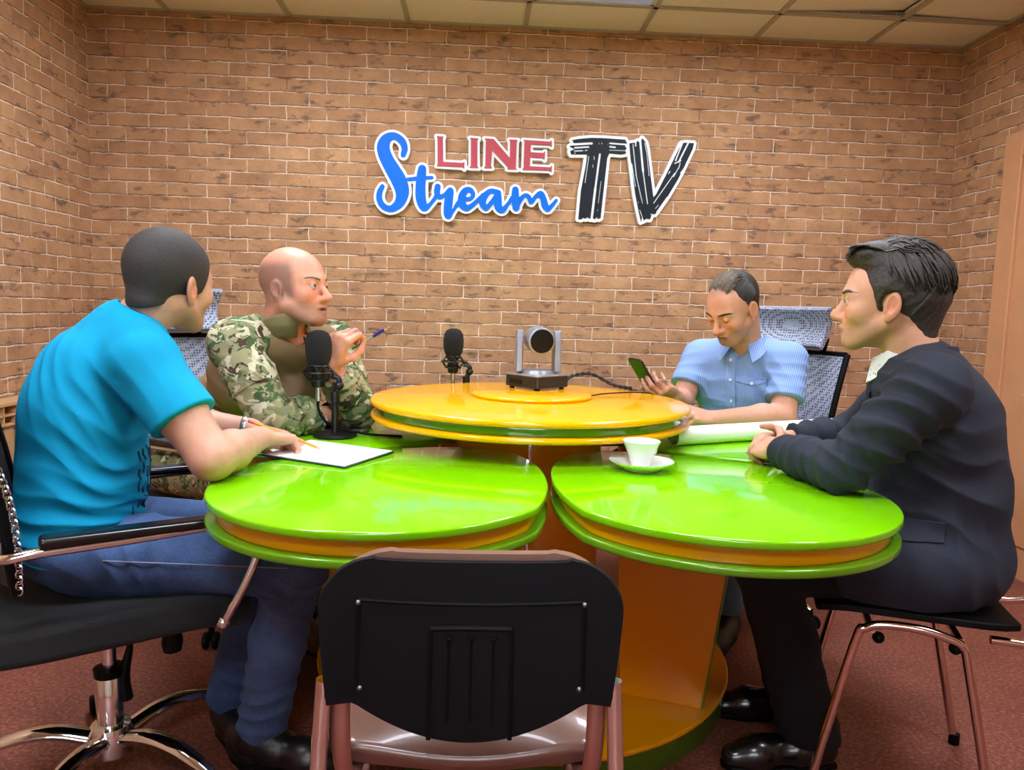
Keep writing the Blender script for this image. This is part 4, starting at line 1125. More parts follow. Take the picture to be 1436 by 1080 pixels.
    def skin_col(s, P, base, stubble=0.0, hair=None):
        q = s.loc(P); x, y, z = q.T; ay = np.abs(y)
        C = np.tile(np.array(lin(base)[:3]), (len(P), 1))
        def blend(m, rgb): C[:] = C*(1-m[:, None])+np.array(lin(rgb)[:3])*m[:, None]
        def blob(c, r): return np.clip(1.25-np.sqrt(((x-c[0])/r[0])**2+((ay-c[1])/r[1])**2+((z-c[2])/r[2])**2), 0, 1)
        red = (min(255, base[0]+4), base[1]-28, base[2]-30)
        blend(blob((.08, .040, -.03), (.04, .026, .024))*.5, red)
        blend(blob((.11, 0, -.034), (.025, .016, .016))*.55, red)
        blend(blob((-.01, .082, -.012), (.03, .014, .036))*.65, red)
        blend(np.clip(blob((.096, .0, -.069), (.012, .024, .0085))*2.2, 0, 1)*.75, (168, 92, 84))
        if stubble:
            m = np.clip((-.045-z)/.02, 0, 1)*np.clip((x+.01)/.03, 0, 1)*(z > -.14)
            blend(m*stubble, (104, 88, 78))
        if hair is not None:
            blend(np.clip(hair(x, y, z), 0, 1), hair.rgb)
        return C
def hand(wrist, d, back, side, curls=None, thumb=None, s=1.0, spread=(.10, .03, -.04, -.12), wr=.024):
    """five separate fingers; side=+1 right hand, -1 left hand"""
    X = norm(d); Z = v3(back)-X*(v3(back)@X); Z = norm(Z); Y = np.cross(Z, X)
    def w(p): return v3(wrist)+s*(X*p[0]+Y*p[1]*side+Z*p[2])
    def dv(p): return X*p[0]+Y*p[1]*side+Z*p[2]
    kn = [(.090, .029, 0), (.094, .010, .003), (.089, -.010, .002), (.080, -.028, -.002)]
    LN = [(.043, .026, .021), (.047, .030, .022), (.044, .028, .021), (.034, .021, .019)]
    RD = [(.0098, .0090, .0080, .0068)]*3+[(.0086, .0078, .0070, .0060)]
    curls = curls or [(25, 30, 15)]*4
    palm = [Cone(w((.0, y*.55, 0)), w(k), .0135*s, .0108*s) for k, y in zip(kn, (.030, .010, -.010, -.028))]
    palm += [Ell(w((.048, 0, -.004)), (.046*s, .036*s, .0135*s), np.stack([X, Y, Z])), Cone(w((-.02, 0, 0)), w((.012, 0, 0)), wr*s*.92, .020*s), Ell(w((.03, .022, -.010)), (.030*s, .016*s, .014*s), np.stack([X, Y, Z]))]
    gs = [Grp(palm, k=.012, K=.012)]
    tips = []
    for k, ln, rd, cu, sp in zip(kn, LN, RD, curls, spread):
        p = w(k); a = 0; ch = []
        for j in range(3):
            a += math.radians(cu[j]); dd = dv((math.cos(a), math.sin(sp)*math.cos(a), -math.sin(a))); q = p+dd*ln[j]*s
            ch.append(Cone(p, q, rd[j]*s, rd[j+1]*s)); p = q
        tips.append(p)
        gs.append(Grp(ch, k=.004, K=.0045))
    th = thumb or [(.62, .72, -.3), (.85, .45, -.3), (.95, .2, -.3)]
    p = w((.020, .024, -.006)); ch = []
    for j, (l, ra, rb) in enumerate(((.042, .0130, .0112), (.032, .0108, .0098), (.026, .0098, .0078))):
        q = p+dv(norm(th[j]))*l*s; ch.append(Cone(p, q, ra*s, rb*s)); p = q
    tips.append(p)
    gs.append(Grp(ch, k=.006, K=.007))
    return gs, tips
def bounds(groups, pad=.02):
    lo = np.full(3, 1e9); hi = -lo
    for g in groups:
        if getattr(g, 'minus', False): continue
        for p in g.p:
            if p.op == '+' and p.R < 50: lo = np.minimum(lo, p.c-p.R); hi = np.maximum(hi, p.c+p.R)
    return lo-pad, hi+pad
def build(name, groups, h, mat, parent=None, col=None, disp=None, base=None, relax=2, lohi=None):
    lo, hi = lohi or bounds(groups)
    V, F = sdf_mesh(groups, lo, hi, h, disp, relax=relax)
    c = col(V) if callable(col) else col
    return np_obj(name, V, F, mat, parent, c, True, base)
def fold_fn(L):
    """cloth folds: [(centre, radius, direction, wavelength, depth, phase)]"""
    L = [(v3(c), r, norm(d), 2*math.pi/wl, a, ph) for c, r, d, wl, a, ph in L]
    def f(P):
        o = np.zeros(P.shape[:-1])
        wob = 1.4*np.sin(P[..., 0]*23+P[..., 2]*9)+1.1*np.sin(P[..., 1]*27-P[..., 2]*17+P[..., 0]*6)
        for c, r, d, kf, a, ph in L:
            w = np.exp(-((P-c)**2).sum(-1)/(r*r))
            o += a*w*(np.abs(np.sin(.5*(kf*(P@d)+wob+ph)))-.5)*2
        return o
    return f
def torso(parts, F):
    """parts: [(centre, (depth, width, height), up)] -> ellipsoids facing F"""
    o = []
    for c, r, up in parts:
        u = norm(up); f = v3(F)-u*(v3(F)@u); f = norm(f); l = np.cross(u, f)
        o.append(Ell(c, r, np.stack([f, l, u])))
    return o
def shoe(parent, heel, d, mat, ln=.26, lift=0.0, sole=None):
    X = norm((d[0], d[1], 0)); Y = np.array((-X[1], X[0], 0)); h = v3((heel[0], heel[1], 0))
    def w(x, y, z): return h+X*x+Y*y+np.array((0, 0, z+lift))
    g = Grp([Cone(w(.0, 0, .050), w(.06, 0, .052), .040, .042), Cone(w(.06, 0, .048), w(ln*.62, 0, .040), .042, .040), Cone(w(ln*.6, 0, .038), w(ln-.055, 0, .030), .042, .032),
             Cone(w(.015, 0, .06), w(.02, 0, .105), .040, .042), Plane(w(0, 0, .012), (0, 0, -1))], k=.03)
    o = build('shoe', [g], .004, mat, parent)
    P = [(x, y) for x, y in [(-.038, -.022), (.02, -.038), (.10, -.036), (ln*.62, -.043), (ln-.045, -.036), (ln-.025, -.015), (ln-.022, .005), (ln-.04, .032), (ln*.62, .043), (.10, .038), (.02, .038), (-.038, .022)]]
    P = [tuple((h+X*x+Y*y)[:2]) for x, y in P]
    MB().prism(P, .001+lift, .016+lift).obj('sole', sole or M_BLKPL, o, bevel=.004)
    return o
def locks(name, hd, starts, mat, parent, seg=7):
    """strands of hair: each start = (local points list, radius)"""
    mb = MB()
    for pts, r in starts:
        P = catmull([hd.w(p) for p in pts], 3)
        m = len(P); rr = r*hd.s*np.sin(np.linspace(.55, math.pi-.08, m))**.8
        mb.tube(P, list(rr), 6, flat=(1.5, .6))
    return mb.obj(name, mat, parent, angle=80)
TABLE_CUT = lambda k=.004: sub(Cyl((PETX[0], PETX[1], TZ-.035), PETX[2]+.003, .039), k)
# ------------------------------------------------------------------ man in the blue T-shirt (left, nearest)
def man_blue():
    base = (-.93, 1.76, 0)
    H = Head((-.757, 1.866, 1.212), (.40, .915, -.06), (.12, .05, 1), 1.03)
    N = v3((-.845, 1.835, 1.12))
    sR, eR, wR = v3((-.748, 1.70, 1.025)), v3((-.585, 1.650, .822)), v3((-.548, 1.895, .826))
    sL, eL, wL = v3((-.985, 1.985, 1.025)), v3((-.83, 2.06, .835)), v3((-.625, 2.06, .822))
    F = (.82, .57, 0)
    neck = Grp([Cone(N+(-.01, -.01, -.05), H.w((-.030, 0, -.045)), .062, .056), Cone(N+(0, 0, -.05), lerp(N, sR, .7)+(0, 0, -.02), .05, .045), Cone(N+(0, 0, -.05), lerp(N, sL, .7)+(0, 0, -.02), .05, .045)], k=.025, K=.025)
    tor = Grp(torso([((-.945, 1.775, .62), (.10, .15, .13), (0, 0, 1)), ((-.925, 1.79, .78), (.105, .14, .16), (0, 0, 1)), ((-.905, 1.81, .95), (.10, .15, .15), (.2, .1, 1))], F), k=.05, K=.04)
    arms = Grp([Cone(sR, lerp(sR, eR, .5), .058, .056), Cone(lerp(sR, eR, .5), eR, .056, .047), Cone(eR, lerp(eR, wR, .35), .047, .046), Cone(lerp(eR, wR, .35), wR, .046, .028),
                Cone(sL, eL, .058, .046), Cone(eL, lerp(eL, wL, .35), .046, .043), Cone(lerp(eL, wL, .35), wL, .043, .027)], k=.02, K=.03)
    hR, tR = hand(wR, (.50, .80, -.18), (-.30, .05, 1), 1, [(48, 40, 18), (52, 48, 25), (58, 52, 30), (60, 55, 30)], [(.75, .5, -.45), (.9, .05, -.42), (.95, -.25, -.3)])
    hL, tL = hand(wL, (.93, .20, -.22), (.1, .1, 1), -1, [(15, 22, 12), (15, 25, 12), (18, 25, 12), (20, 25, 12)], [(.62, .75, -.2), (.85, .4, -.25), (.95, .2, -.25)])
    gs = H.face(jaw=1.02, lid=.3)+[neck, tor, arms]+hR+hL
    hairf = lambda x, y, z: 0*x; hairf.rgb = (40, 34, 30)
    col = lambda V: H.skin_col(V, (206, 152, 128), .35)
    body = build('person', gs, .0028, M_SKIN, None, col, None, base)
    tag(body, 'dark-haired man in bright blue T-shirt and jeans writing at the table', 'person')
    H.eyes(body, (1, 0, -.1)); 
    hm = hair_mat('buzzed_hair', (30, 26, 24), (58, 52, 48), .7, (90, 90, 90))
    H.brows(body, hm, gs)
    hg = Grp(H.skull(1.0, 0, .0045)[:2]+[H.cone((-.055, 0, -.01), (-.060, 0, -.045), .052, .048), H.plane((.066, 0, .082), (.93, 0, -.33), .006), H.plane((-.07, 0, -.058), (.40, 0, -1), .006)], k=.02)
    build('hair', [hg], .0032, hm, body)
    # T-shirt
    ts = Grp(torso([((-.955, 1.775, .61), (.135, .178, .12), (0, 0, 1)), ((-.935, 1.785, .735), (.140, .172, .14), (0, 0, 1)), ((-.935, 1.795, .88), (.138, .178, .17), (.05, .03, 1)), ((-.905, 1.815, 1.00), (.115, .165, .105), (.25, .15, 1))], F)
             +[Cone(N+(0, 0, -.035), lerp(N, sR, .95)+(0, 0, .008), .072, .062), Cone(N+(0, 0, -.035), lerp(N, sL, .95)+(0, 0, .008), .072, .062), Plane((0, 0, .535), (0, 0, -1))], k=.06, K=.03)
    endR, endL = lerp(sR, eR, .60), lerp(sL, eL, .60)
    slv = Grp([Cone(sR+(-.005, 0, .0), endR+(eR-sR)*.2, .070, .078), Plane(endR, eR-sR, .006)], k=.01, K=.05)
    slv2 = Grp([Cone(sL, endL+(eL-sL)*.2, .070, .078), Plane(endL, eL-sL, .006)], k=.01, K=.05)
    nk = Grp([Cone(N+(.015, .012, -.012), H.w((-.02, 0, -.02)), .060, .075)], k=0, K=.01); nk.minus = True
    fd = fold_fn([((-.80, 1.66, .93), .10, (.8, .2, .55), .045, .0035, 0), ((-.86, 1.68, .80), .13, (.5, 0, .85), .060, .004, 1), ((-.90, 1.68, .62), .14, (.2, 0, 1), .05, .006, 2), ((-.76, 1.78, .64), .10, (.3, .2, 1), .035, .005, 0), ((-.98, 1.72, .98), .10, (1, -.3, .5), .05, .003, 0)])
    shirt = build('t_shirt', [ts, slv, slv2, nk], .0038, cloth('cyan_cotton', (0, 148, 190), .85), body, None, fd)
    rib = MB(); ring = []
    for a in np.linspace(0, 2*math.pi, 40)[:-1]:
        f, l = np.array((.82, .57)), np.array((-.57, .82))
        q = f*.066*math.cos(a)+l*.069*math.sin(a)
        ring.append((N[0]+q[0]+.0, N[1]+q[1]+.0, N[2]-.001-.022*math.cos(a)))
    rib.tube(ring, .0065, 8, closed=True, flat=(.7, 1.6)).obj('collar_rib', cloth('cyan_rib', (0, 138, 180), .85), shirt)
    # hem lines of the sleeve
    u = norm(eR-sR); fz = frame_z(u)
    # dark print on the front of the shirt
    pr = MB(); rnd = random.Random(5); fF = norm(F); lF = np.cross((0, 0, 1.0), fF); gsh = [ts]
    def front(s, z):
        c = v3((-.93, 1.79, z))+lF*s; ds = np.linspace(.30, .0, 120); P = c+ds[:, None]*fF
        d = field(gsh, P[:, None, :], P, .004, .1, fd)[:, 0]; q = np.nonzero(d < 0)[0]
        return P[q[0]]+fF*.001 if len(q) else None
    for z0 in (.80, .765, .725, .685):
        for s0 in np.arange(-.125, .06, .022):
            z1 = z0+rnd.uniform(-.010, .010)
            pts = [front(s0+rnd.uniform(-.006, .006), z1+dz) for dz in (-.013, 0, .013)]
            if all(p is not None for p in pts): pr.tube(pts, .0032, 5)
    pr.obj('shirt_print', pmat('print_ink', (10, 46, 60), .8), shirt)
    # jeans
    hpR, kR, aR = v3((-.885, 1.735, .575)), v3((-.42, 1.735, .553)), v3((-.535, 1.83, .12))
    hpL, kL, aL = v3((-.995, 1.885, .575)), v3((-.515, 1.93, .560)), v3((-.66, 1.955, .12))
    je = [Grp(torso([((-.955, 1.775, .60), (.132, .180, .115), (0, 0, 1))], F)+[Plane((0, 0, .70), (0, 0, 1))], k=.03, K=.04)]
    for h_, k_, a_ in ((hpR, kR, aR), (hpL, kL, aL)):
        je.append(Grp([Cone(h_, k_, .104, .074), Cone(k_, lerp(k_, a_, .5), .073, .066), Cone(lerp(k_, a_, .5), a_+(0, 0, -.06), .066, .064), Plane(a_+(0, 0, -.035), a_-k_, .004)], k=.025, K=.03))
    jf = fold_fn([(kR, .12, (.5, 0, 1), .05, .005, 0), (hpR+(.08, 0, 0), .13, (1, 0, .5), .06, .005, 1), (aR+(0, 0, .06), .12, (0, .2, 1), .045, .005, 0), (kL, .12, (.5, 0, 1), .05, .005, 0), (lerp(kR, aR, .45), .13, (.4, .3, 1), .07, .003, 2)])
    k = NT('denim'); v = k.coord(); nz = k.noise(v, 7, 4, .6); wv = k.noise(k.coord(scale=(1, 1, .3)), 600, 2)
    k.bump(wv.outputs['Fac'], .3, .001)
    k.set(Base_Color=k.mix(.25, k.ramp(nz.outputs['Fac'], [(.32, lin((30, 54, 96))), (.7, lin((74, 106, 158)))]), k.ramp(wv.outputs['Fac'], [(.3, lin((26, 44, 80))), (.7, lin((112, 138, 180)))])), Roughness=.9)
    jeans = build('jeans', je, .004, k.m, body, None, jf)
    st_ = MB(); M_ST = pmat('jean_stitching', (130, 140, 160), .8)
    # side seam on the near leg, pocket corner
    out = norm((.1, -1, 0.05))
    dline = [lerp(hpR, kR, t)+out*(.104-.030*t+.003)+np.array((0, 0, .012)) for t in np.linspace(.12, .98, 14)]
    st_.tube(dline, .0018, 5)
    st_.obj('seam_stitching', M_ST, jeans)
    shm = pmat('black_leather', (18, 17, 18), .35, 0, .1, 40, .1)
    shoe(body, (-.555, 1.82), (.85, -.25), shm); shoe(body, (-.665, 1.965), (.55, -.75), shm)
    # wristwatch on the left wrist
    wf = frame_z(norm(wL-eL)); rg = [lerp(eL, wL, .93)+wf@np.array((.031*math.cos(a), .031*math.sin(a), 0)) for a in np.linspace(0, 2*math.pi, 29)[:-1]]
    MB().tube(rg, .006, 6, closed=True, flat=(.5, 1.3)).obj('watch_strap', M_SILVER, body)
    # pencil in the right hand
    tip = v3((-.418, 2.005, .7775)); tail = v3((-.575, 1.915, .862))
    dd = norm(tail-tip); Lp = np.linalg.norm(tail-tip)
    pn_ = MB().lathe(tip+dd*.018, [(.0005, 0), (.0042, .0), (.0042, Lp-.02), (.0005, Lp-.02)], 6, axis=dd).obj('pencil', pmat('pencil_orange', (240, 142, 20), .35), smooth=False)
    tag(pn_, 'orange pencil held over the sheets by the man in the blue T-shirt', 'pencil')
    MB().lathe(tip, [(.0006, 0), (.0038, .0178), (.0005, .0179)], 10, axis=dd).obj('pencil_tip', pmat('pencil_wood', (214, 170, 110), .6), pn_)
    MB().lathe(tip+dd*(Lp-.0018), [(.0005, 0), (.0044, 0), (.0044, .014), (.0005, .014)], 12, axis=dd).obj('eraser', pmat('pencil_eraser', (206, 110, 110), .6), pn_)
man_blue()

# ------------------------------------------------------------------ man with the camouflage sleeves (back left)
def camo_mat():
    k = NT('camouflage_cloth'); v = k.coord(scale=(1, 1, 1.25))
    w = k.noise(v, 9, 2, .5)
    def lay(scale, off, lo_, hi):
        mp = k.n('ShaderNodeMapping'); mp.inputs['Location'].default_value = (off, off*.7, -off); k.l(v, mp.inputs['Vector'])
        nz = k.noise(mp.outputs[0], scale, 2.5, .55); nz.inputs['Distortion'].default_value = 1.2
        return k.ramp(nz.outputs['Fac'], [(lo_, (0, 0, 0, 1)), (hi, (1, 1, 1, 1))])
    c = k.mix(lay(13, 0, .46, .50), lin((116, 122, 84)), lin((150, 146, 108)))
    c = k.mix(lay(15, 3.1, .52, .56), c, lin((66, 92, 50)))
    c = k.mix(lay(19, 7.7, .57, .60), c, lin((196, 190, 160)))
    c = k.mix(lay(21, 11.3, .60, .63), c, lin((70, 48, 36)))
    k.bump(k.noise(v, 500, 2).outputs['Fac'], .2, .001)
    return k.set(Base_Color=c, Roughness=.9)
def man_camo():
    base = (-.95, 2.68, 0)
    H = Head((-.570, 2.335, 1.218), (.93, -.36, .06), (.04, .02, 1), 1.02, roll=.0)
    N = v3((-.618, 2.395, 1.11))
    F = (.82, -.57, 0)
    sR, eR, wR = v3((-.735, 2.275, 1.04)), v3((-.605, 2.190, .832)), v3((-.475, 2.385, .815))
    sL, eL, wL = v3((-.505, 2.555, 1.04)), v3((-.395, 2.435, .828)), v3((-.462, 2.315, .985))
    neck = Grp([Cone(N+(-.02, .01, -.05), H.w((-.028, 0, -.050)), .068, .064), Cone(N+(0, 0, -.05), lerp(N, sR, .7)+(0, 0, -.02), .05, .045), Cone(N+(0, 0, -.05), lerp(N, sL, .7)+(0, 0, -.02), .05, .045)], k=.025, K=.025)
    tor = Grp(torso([((-.97, 2.70, .62), (.10, .15, .13), (0, 0, 1)), ((-.86, 2.61, .79), (.09, .14, .14), (.3, -.2, 1)), ((-.72, 2.50, .95), (.095, .15, .14), (.5, -.3, 1))], F), k=.05, K=.04)
    arms = Grp([Cone(sR, eR, .056, .046), Cone(eR, lerp(eR, wR, .35), .046, .044), Cone(lerp(eR, wR, .35), wR, .044, .028),
                Cone(sL, eL, .056, .046), Cone(eL, lerp(eL, wL, .35), .046, .044), Cone(lerp(eL, wL, .35), wL, .044, .028)], k=.02, K=.03)
    hR, tR = hand(wR, (.72, .66, -.12), (0, .1, 1), 1, [(20, 28, 15)]*4, s=1.0)
    hL, tL = hand(wL, (.40, -.18, .88), (-.45, -.86, .10), -1, [(52, 62, 30), (60, 70, 35), (68, 74, 38), (74, 76, 40)], [(.70, .55, -.55), (.80, .05, -.62), (.75, -.35, -.5)], s=1.06)
    gs = H.face(jaw=1.10, fat=.004, lid=.5, nose=1.05, mouth_open=.0035)+[neck, tor, arms]+hR+hL
    def hf(x, y, z):      # shaved sides of the head
        side = np.clip((.050-x-.25*np.maximum(z-.03, 0))/.02, 0, 1)*np.clip((.085-z)/.03, 0, 1)*np.clip((z+.055-.2*np.maximum(x, -1))/.02, 0, 1)
        return side*.62*np.clip((np.hypot(y, x+.02)-.05)/.02, 0, 1)
    hf.rgb = (92, 78, 70)
    body = build('person', gs, .0026, M_SKIN, None, lambda V: H.skin_col(V, (214, 150, 124), .45, hf), None, base)
    tag(body, 'bald man in camouflage-sleeved combat shirt raising a pen, behind the left petal', 'person')
    H.eyes(body, (1, .05, .12), (52, 58, 62))
    H.brows(body, hair_mat('sandy_brow', (104, 78, 58), (136, 108, 84)), gs, .8)
    M_TAN = cloth('tan_jersey', (134, 110, 80)); M_CAMO = camo_mat(); M_OL = cloth('olive_collar', (128, 118, 84))
    cut = lambda k=.004: TABLE_CUT(k)
    bd = Grp(torso([((-.975, 2.705, .62), (.130, .178, .13), (0, 0, 1)), ((-.875, 2.625, .79), (.128, .172, .15), (.3, -.2, 1)), ((-.725, 2.505, .95), (.128, .182, .15), (.5, -.3, 1)), ((-.66, 2.455, 1.02), (.105, .16, .09), (.5, -.3, 1)), ((-.70, 2.49, .885), (.14, .175, .105), (.3, -.2, 1))], F)
             +[Cone(N+(-.01, .01, -.05), lerp(N, sR, .8)+(0, 0, -.008), .070, .058), Cone(N+(-.01, .01, -.05), lerp(N, sL, .8)+(0, 0, -.008), .070, .058), Plane((0, 0, .54), (0, 0, -1)), cut()], k=.06, K=.03)
    fd = fold_fn([((-.86, 2.50, .82), .14, (.3, .1, 1), .06, .005, 0), ((-.74, 2.36, .90), .12, (.6, 0, .8), .05, .004, 1), ((-.98, 2.60, .66), .14, (0, 0, 1), .05, .006, 1)])
    nk = Grp([Cone(N+(.02, -.015, -.02), H.w((-.02, 0, -.02)), .062, .080), Cone(N+(.075, -.045, -.10), N+(.05, -.03, .05), .012, .05)], k=.01, K=.01); nk.minus = True
    shirt = build('combat_shirt', [bd, nk], .004, M_TAN, body, None, fd)
    # camouflage sleeves with the yoke over the shoulders
    for s_, e_, w_, up in ((sR, eR, wR, .93), (sL, eL, wL, .80)):
        en = lerp(e_, w_, up)
        g = Grp([Cone(lerp(N, s_, .52)+(-.005, .005, -.004), s_, .066, .076), Cone(s_, lerp(s_, e_, .5), .077, .070), Cone(lerp(s_, e_, .5), e_, .070, .064), Cone(e_, lerp(e_, w_, .5), .064, .058), Cone(lerp(e_, w_, .5), lerp(e_, w_, 1.05), .058, .042), Plane(en, w_-e_, .006), Plane((0, 0, TZ+.003), (0, 0, -1)),
                 Plane(lerp(N, s_, .40), N-s_, .01)], k=.03)
        ff = fold_fn([(e_, .10, norm(w_-e_)+norm(e_-s_), .038, .0065, 0), (lerp(s_, e_, .45), .10, (.3, .2, 1), .05, .0055, 1), (lerp(e_, w_, .6), .10, w_-e_, .036, .005, 2), (s_, .10, (.7, -.5, .6), .045, .003, 0)])
        sv = build('sleeve', [g], .0036, M_CAMO, shirt, None, ff)
        if s_ is sR:    # pocket flap on the upper arm
            u = norm(e_-s_); fz = frame_z(u); o_ = norm(np.cross(u, (.57, .82, 0))); 
            o_ = norm(v3((-.25, -.95, .1))-u*(v3((-.25, -.95, .1))@u)); t_ = np.cross(u, o_)
            c_ = lerp(s_, e_, .38)
            G = [[c_+u*(a*.11-.04)+(o_*math.cos(b)+t_*math.sin(b))*(.0775-.006*a) for b in np.linspace(-.75, .75, 9)] for a in np.linspace(0, 1, 7)]
            MB().sheet(G, .006).obj('sleeve_pocket', M_CAMO, sv, bevel=.002)
    # stand-up collar, open at the throat
    f, l = np.array((.82, -.57, 0)), np.array((.57, .82, 0))
    cg = Grp([Cone(N+(-.012, .010, -.035), H.w((-.045, 0, -.080)), .088, .078), sub(Cone(N+(-.008, .006, -.06), H.w((-.040, 0, -.045)), .080, .068), .004),
              sub(Cone(N+f*.100+(0, 0, -.085), N+f*.105+(0, 0, .10), .012, .060), .008), Plane(H.w((-.045, 0, -.088)), H.R@v3((-.25, 0, 1)), .008), Plane(N+(0, 0, -.050), (0, 0, -1), .004)], k=.01)
    build('collar', [cg], .003, M_OL, shirt, None, fold_fn([(N, .1, (0, 0, 1), .03, .002, 0)]))
    MB().tube([N+f*.076+l*.012+(0, 0, -.045), N+f*.098+l*.004+(0, 0, -.075), N+f*.118+(0, 0, -.12), N+f*.130+(0, 0, -.17)], .004, 6, 4).obj('zip', pmat('zip_dark', (36, 30, 24), .6), shirt)
    # trousers and boots
    tr = [Grp(torso([((-.98, 2.71, .60), (.13, .18, .11), (0, 0, 1))], F)+[Plane((0, 0, .66), (0, 0, 1))], k=.03, K=.04)]
    for h_, k_, a_ in ((v3((-1.06, 2.62, .585)), v3((-.70, 2.33, .585)), v3((-.72, 2.30, .13))), (v3((-.92, 2.79, .585)), v3((-.56, 2.52, .585)), v3((-.60, 2.50, .13)))):
        tr.append(Grp([Cone(h_, k_, .095, .070), Cone(k_, lerp(k_, a_, .5), .070, .064), Cone(lerp(k_, a_, .5), a_, .064, .06), Plane(a_+(0, 0, -.02), (0, 0, -1))], k=.025, K=.03))
        shoe(body, a_+(-.02, .0, 0), (.8, -.55), pmat('tan_boot', (96, 74, 52), .7))
    build('trousers', tr, .006, M_CAMO, body)
    # watch on the right wrist
    wf = frame_z(norm(wR-eR)); c_ = lerp(eR, wR, 1.0)
    MB().tube([c_+wf@np.array((.034*math.cos(a), .034*math.sin(a), 0)) for a in np.linspace(0, 2*math.pi, 29)[:-1]], .005, 6, closed=True, flat=(.5, 2.2)).obj('watch_strap', M_BLKPL, body)
    ax_ = norm(np.array((.1, -.75, .65))-norm(wR-eR)*(np.array((.1, -.75, .65))@norm(wR-eR)))
    MB().lathe(c_+ax_*.032, [(.0005, 0), (.021, 0), (.023, .006), (.020, .011), (.0005, .011)], 24, axis=ax_).obj('watch_case', pmat('watch_case_dark', (40, 42, 46), .3, .7), body)
    # pen
    g0 = lerp(tL[0], tL[4], .5)
    pa, pb = g0+v3((-.035, .012, -.020)), g0+v3((.083, -.028, .052))
    dd = norm(pb-pa); Lp = np.linalg.norm(pb-pa)
    p_ = MB().lathe(pa, [(.0005, 0), (.0036, 0), (.0036, Lp*.58), (.0005, Lp*.58)], 12, axis=dd).obj('pen', pmat('pen_clear', (150, 168, 150), .15))
    tag(p_, 'blue-capped ballpoint pen held up by the bald man', 'pen')
    MB().lathe(pa+dd*Lp*.58, [(.0005, 0), (.0052, 0), (.0056, Lp*.16), (.0050, Lp*.3), (.0005, Lp*.3)], 14, axis=dd).obj('grip', pmat('pen_blue', (28, 32, 120), .3), p_)
    MB().lathe(pa+dd*Lp*.88, [(.0005, 0), (.0044, 0), (.0018, .018), (.0005, .019)], 12, axis=dd).obj('pen_tip', M_SILVER, p_)
man_camo()

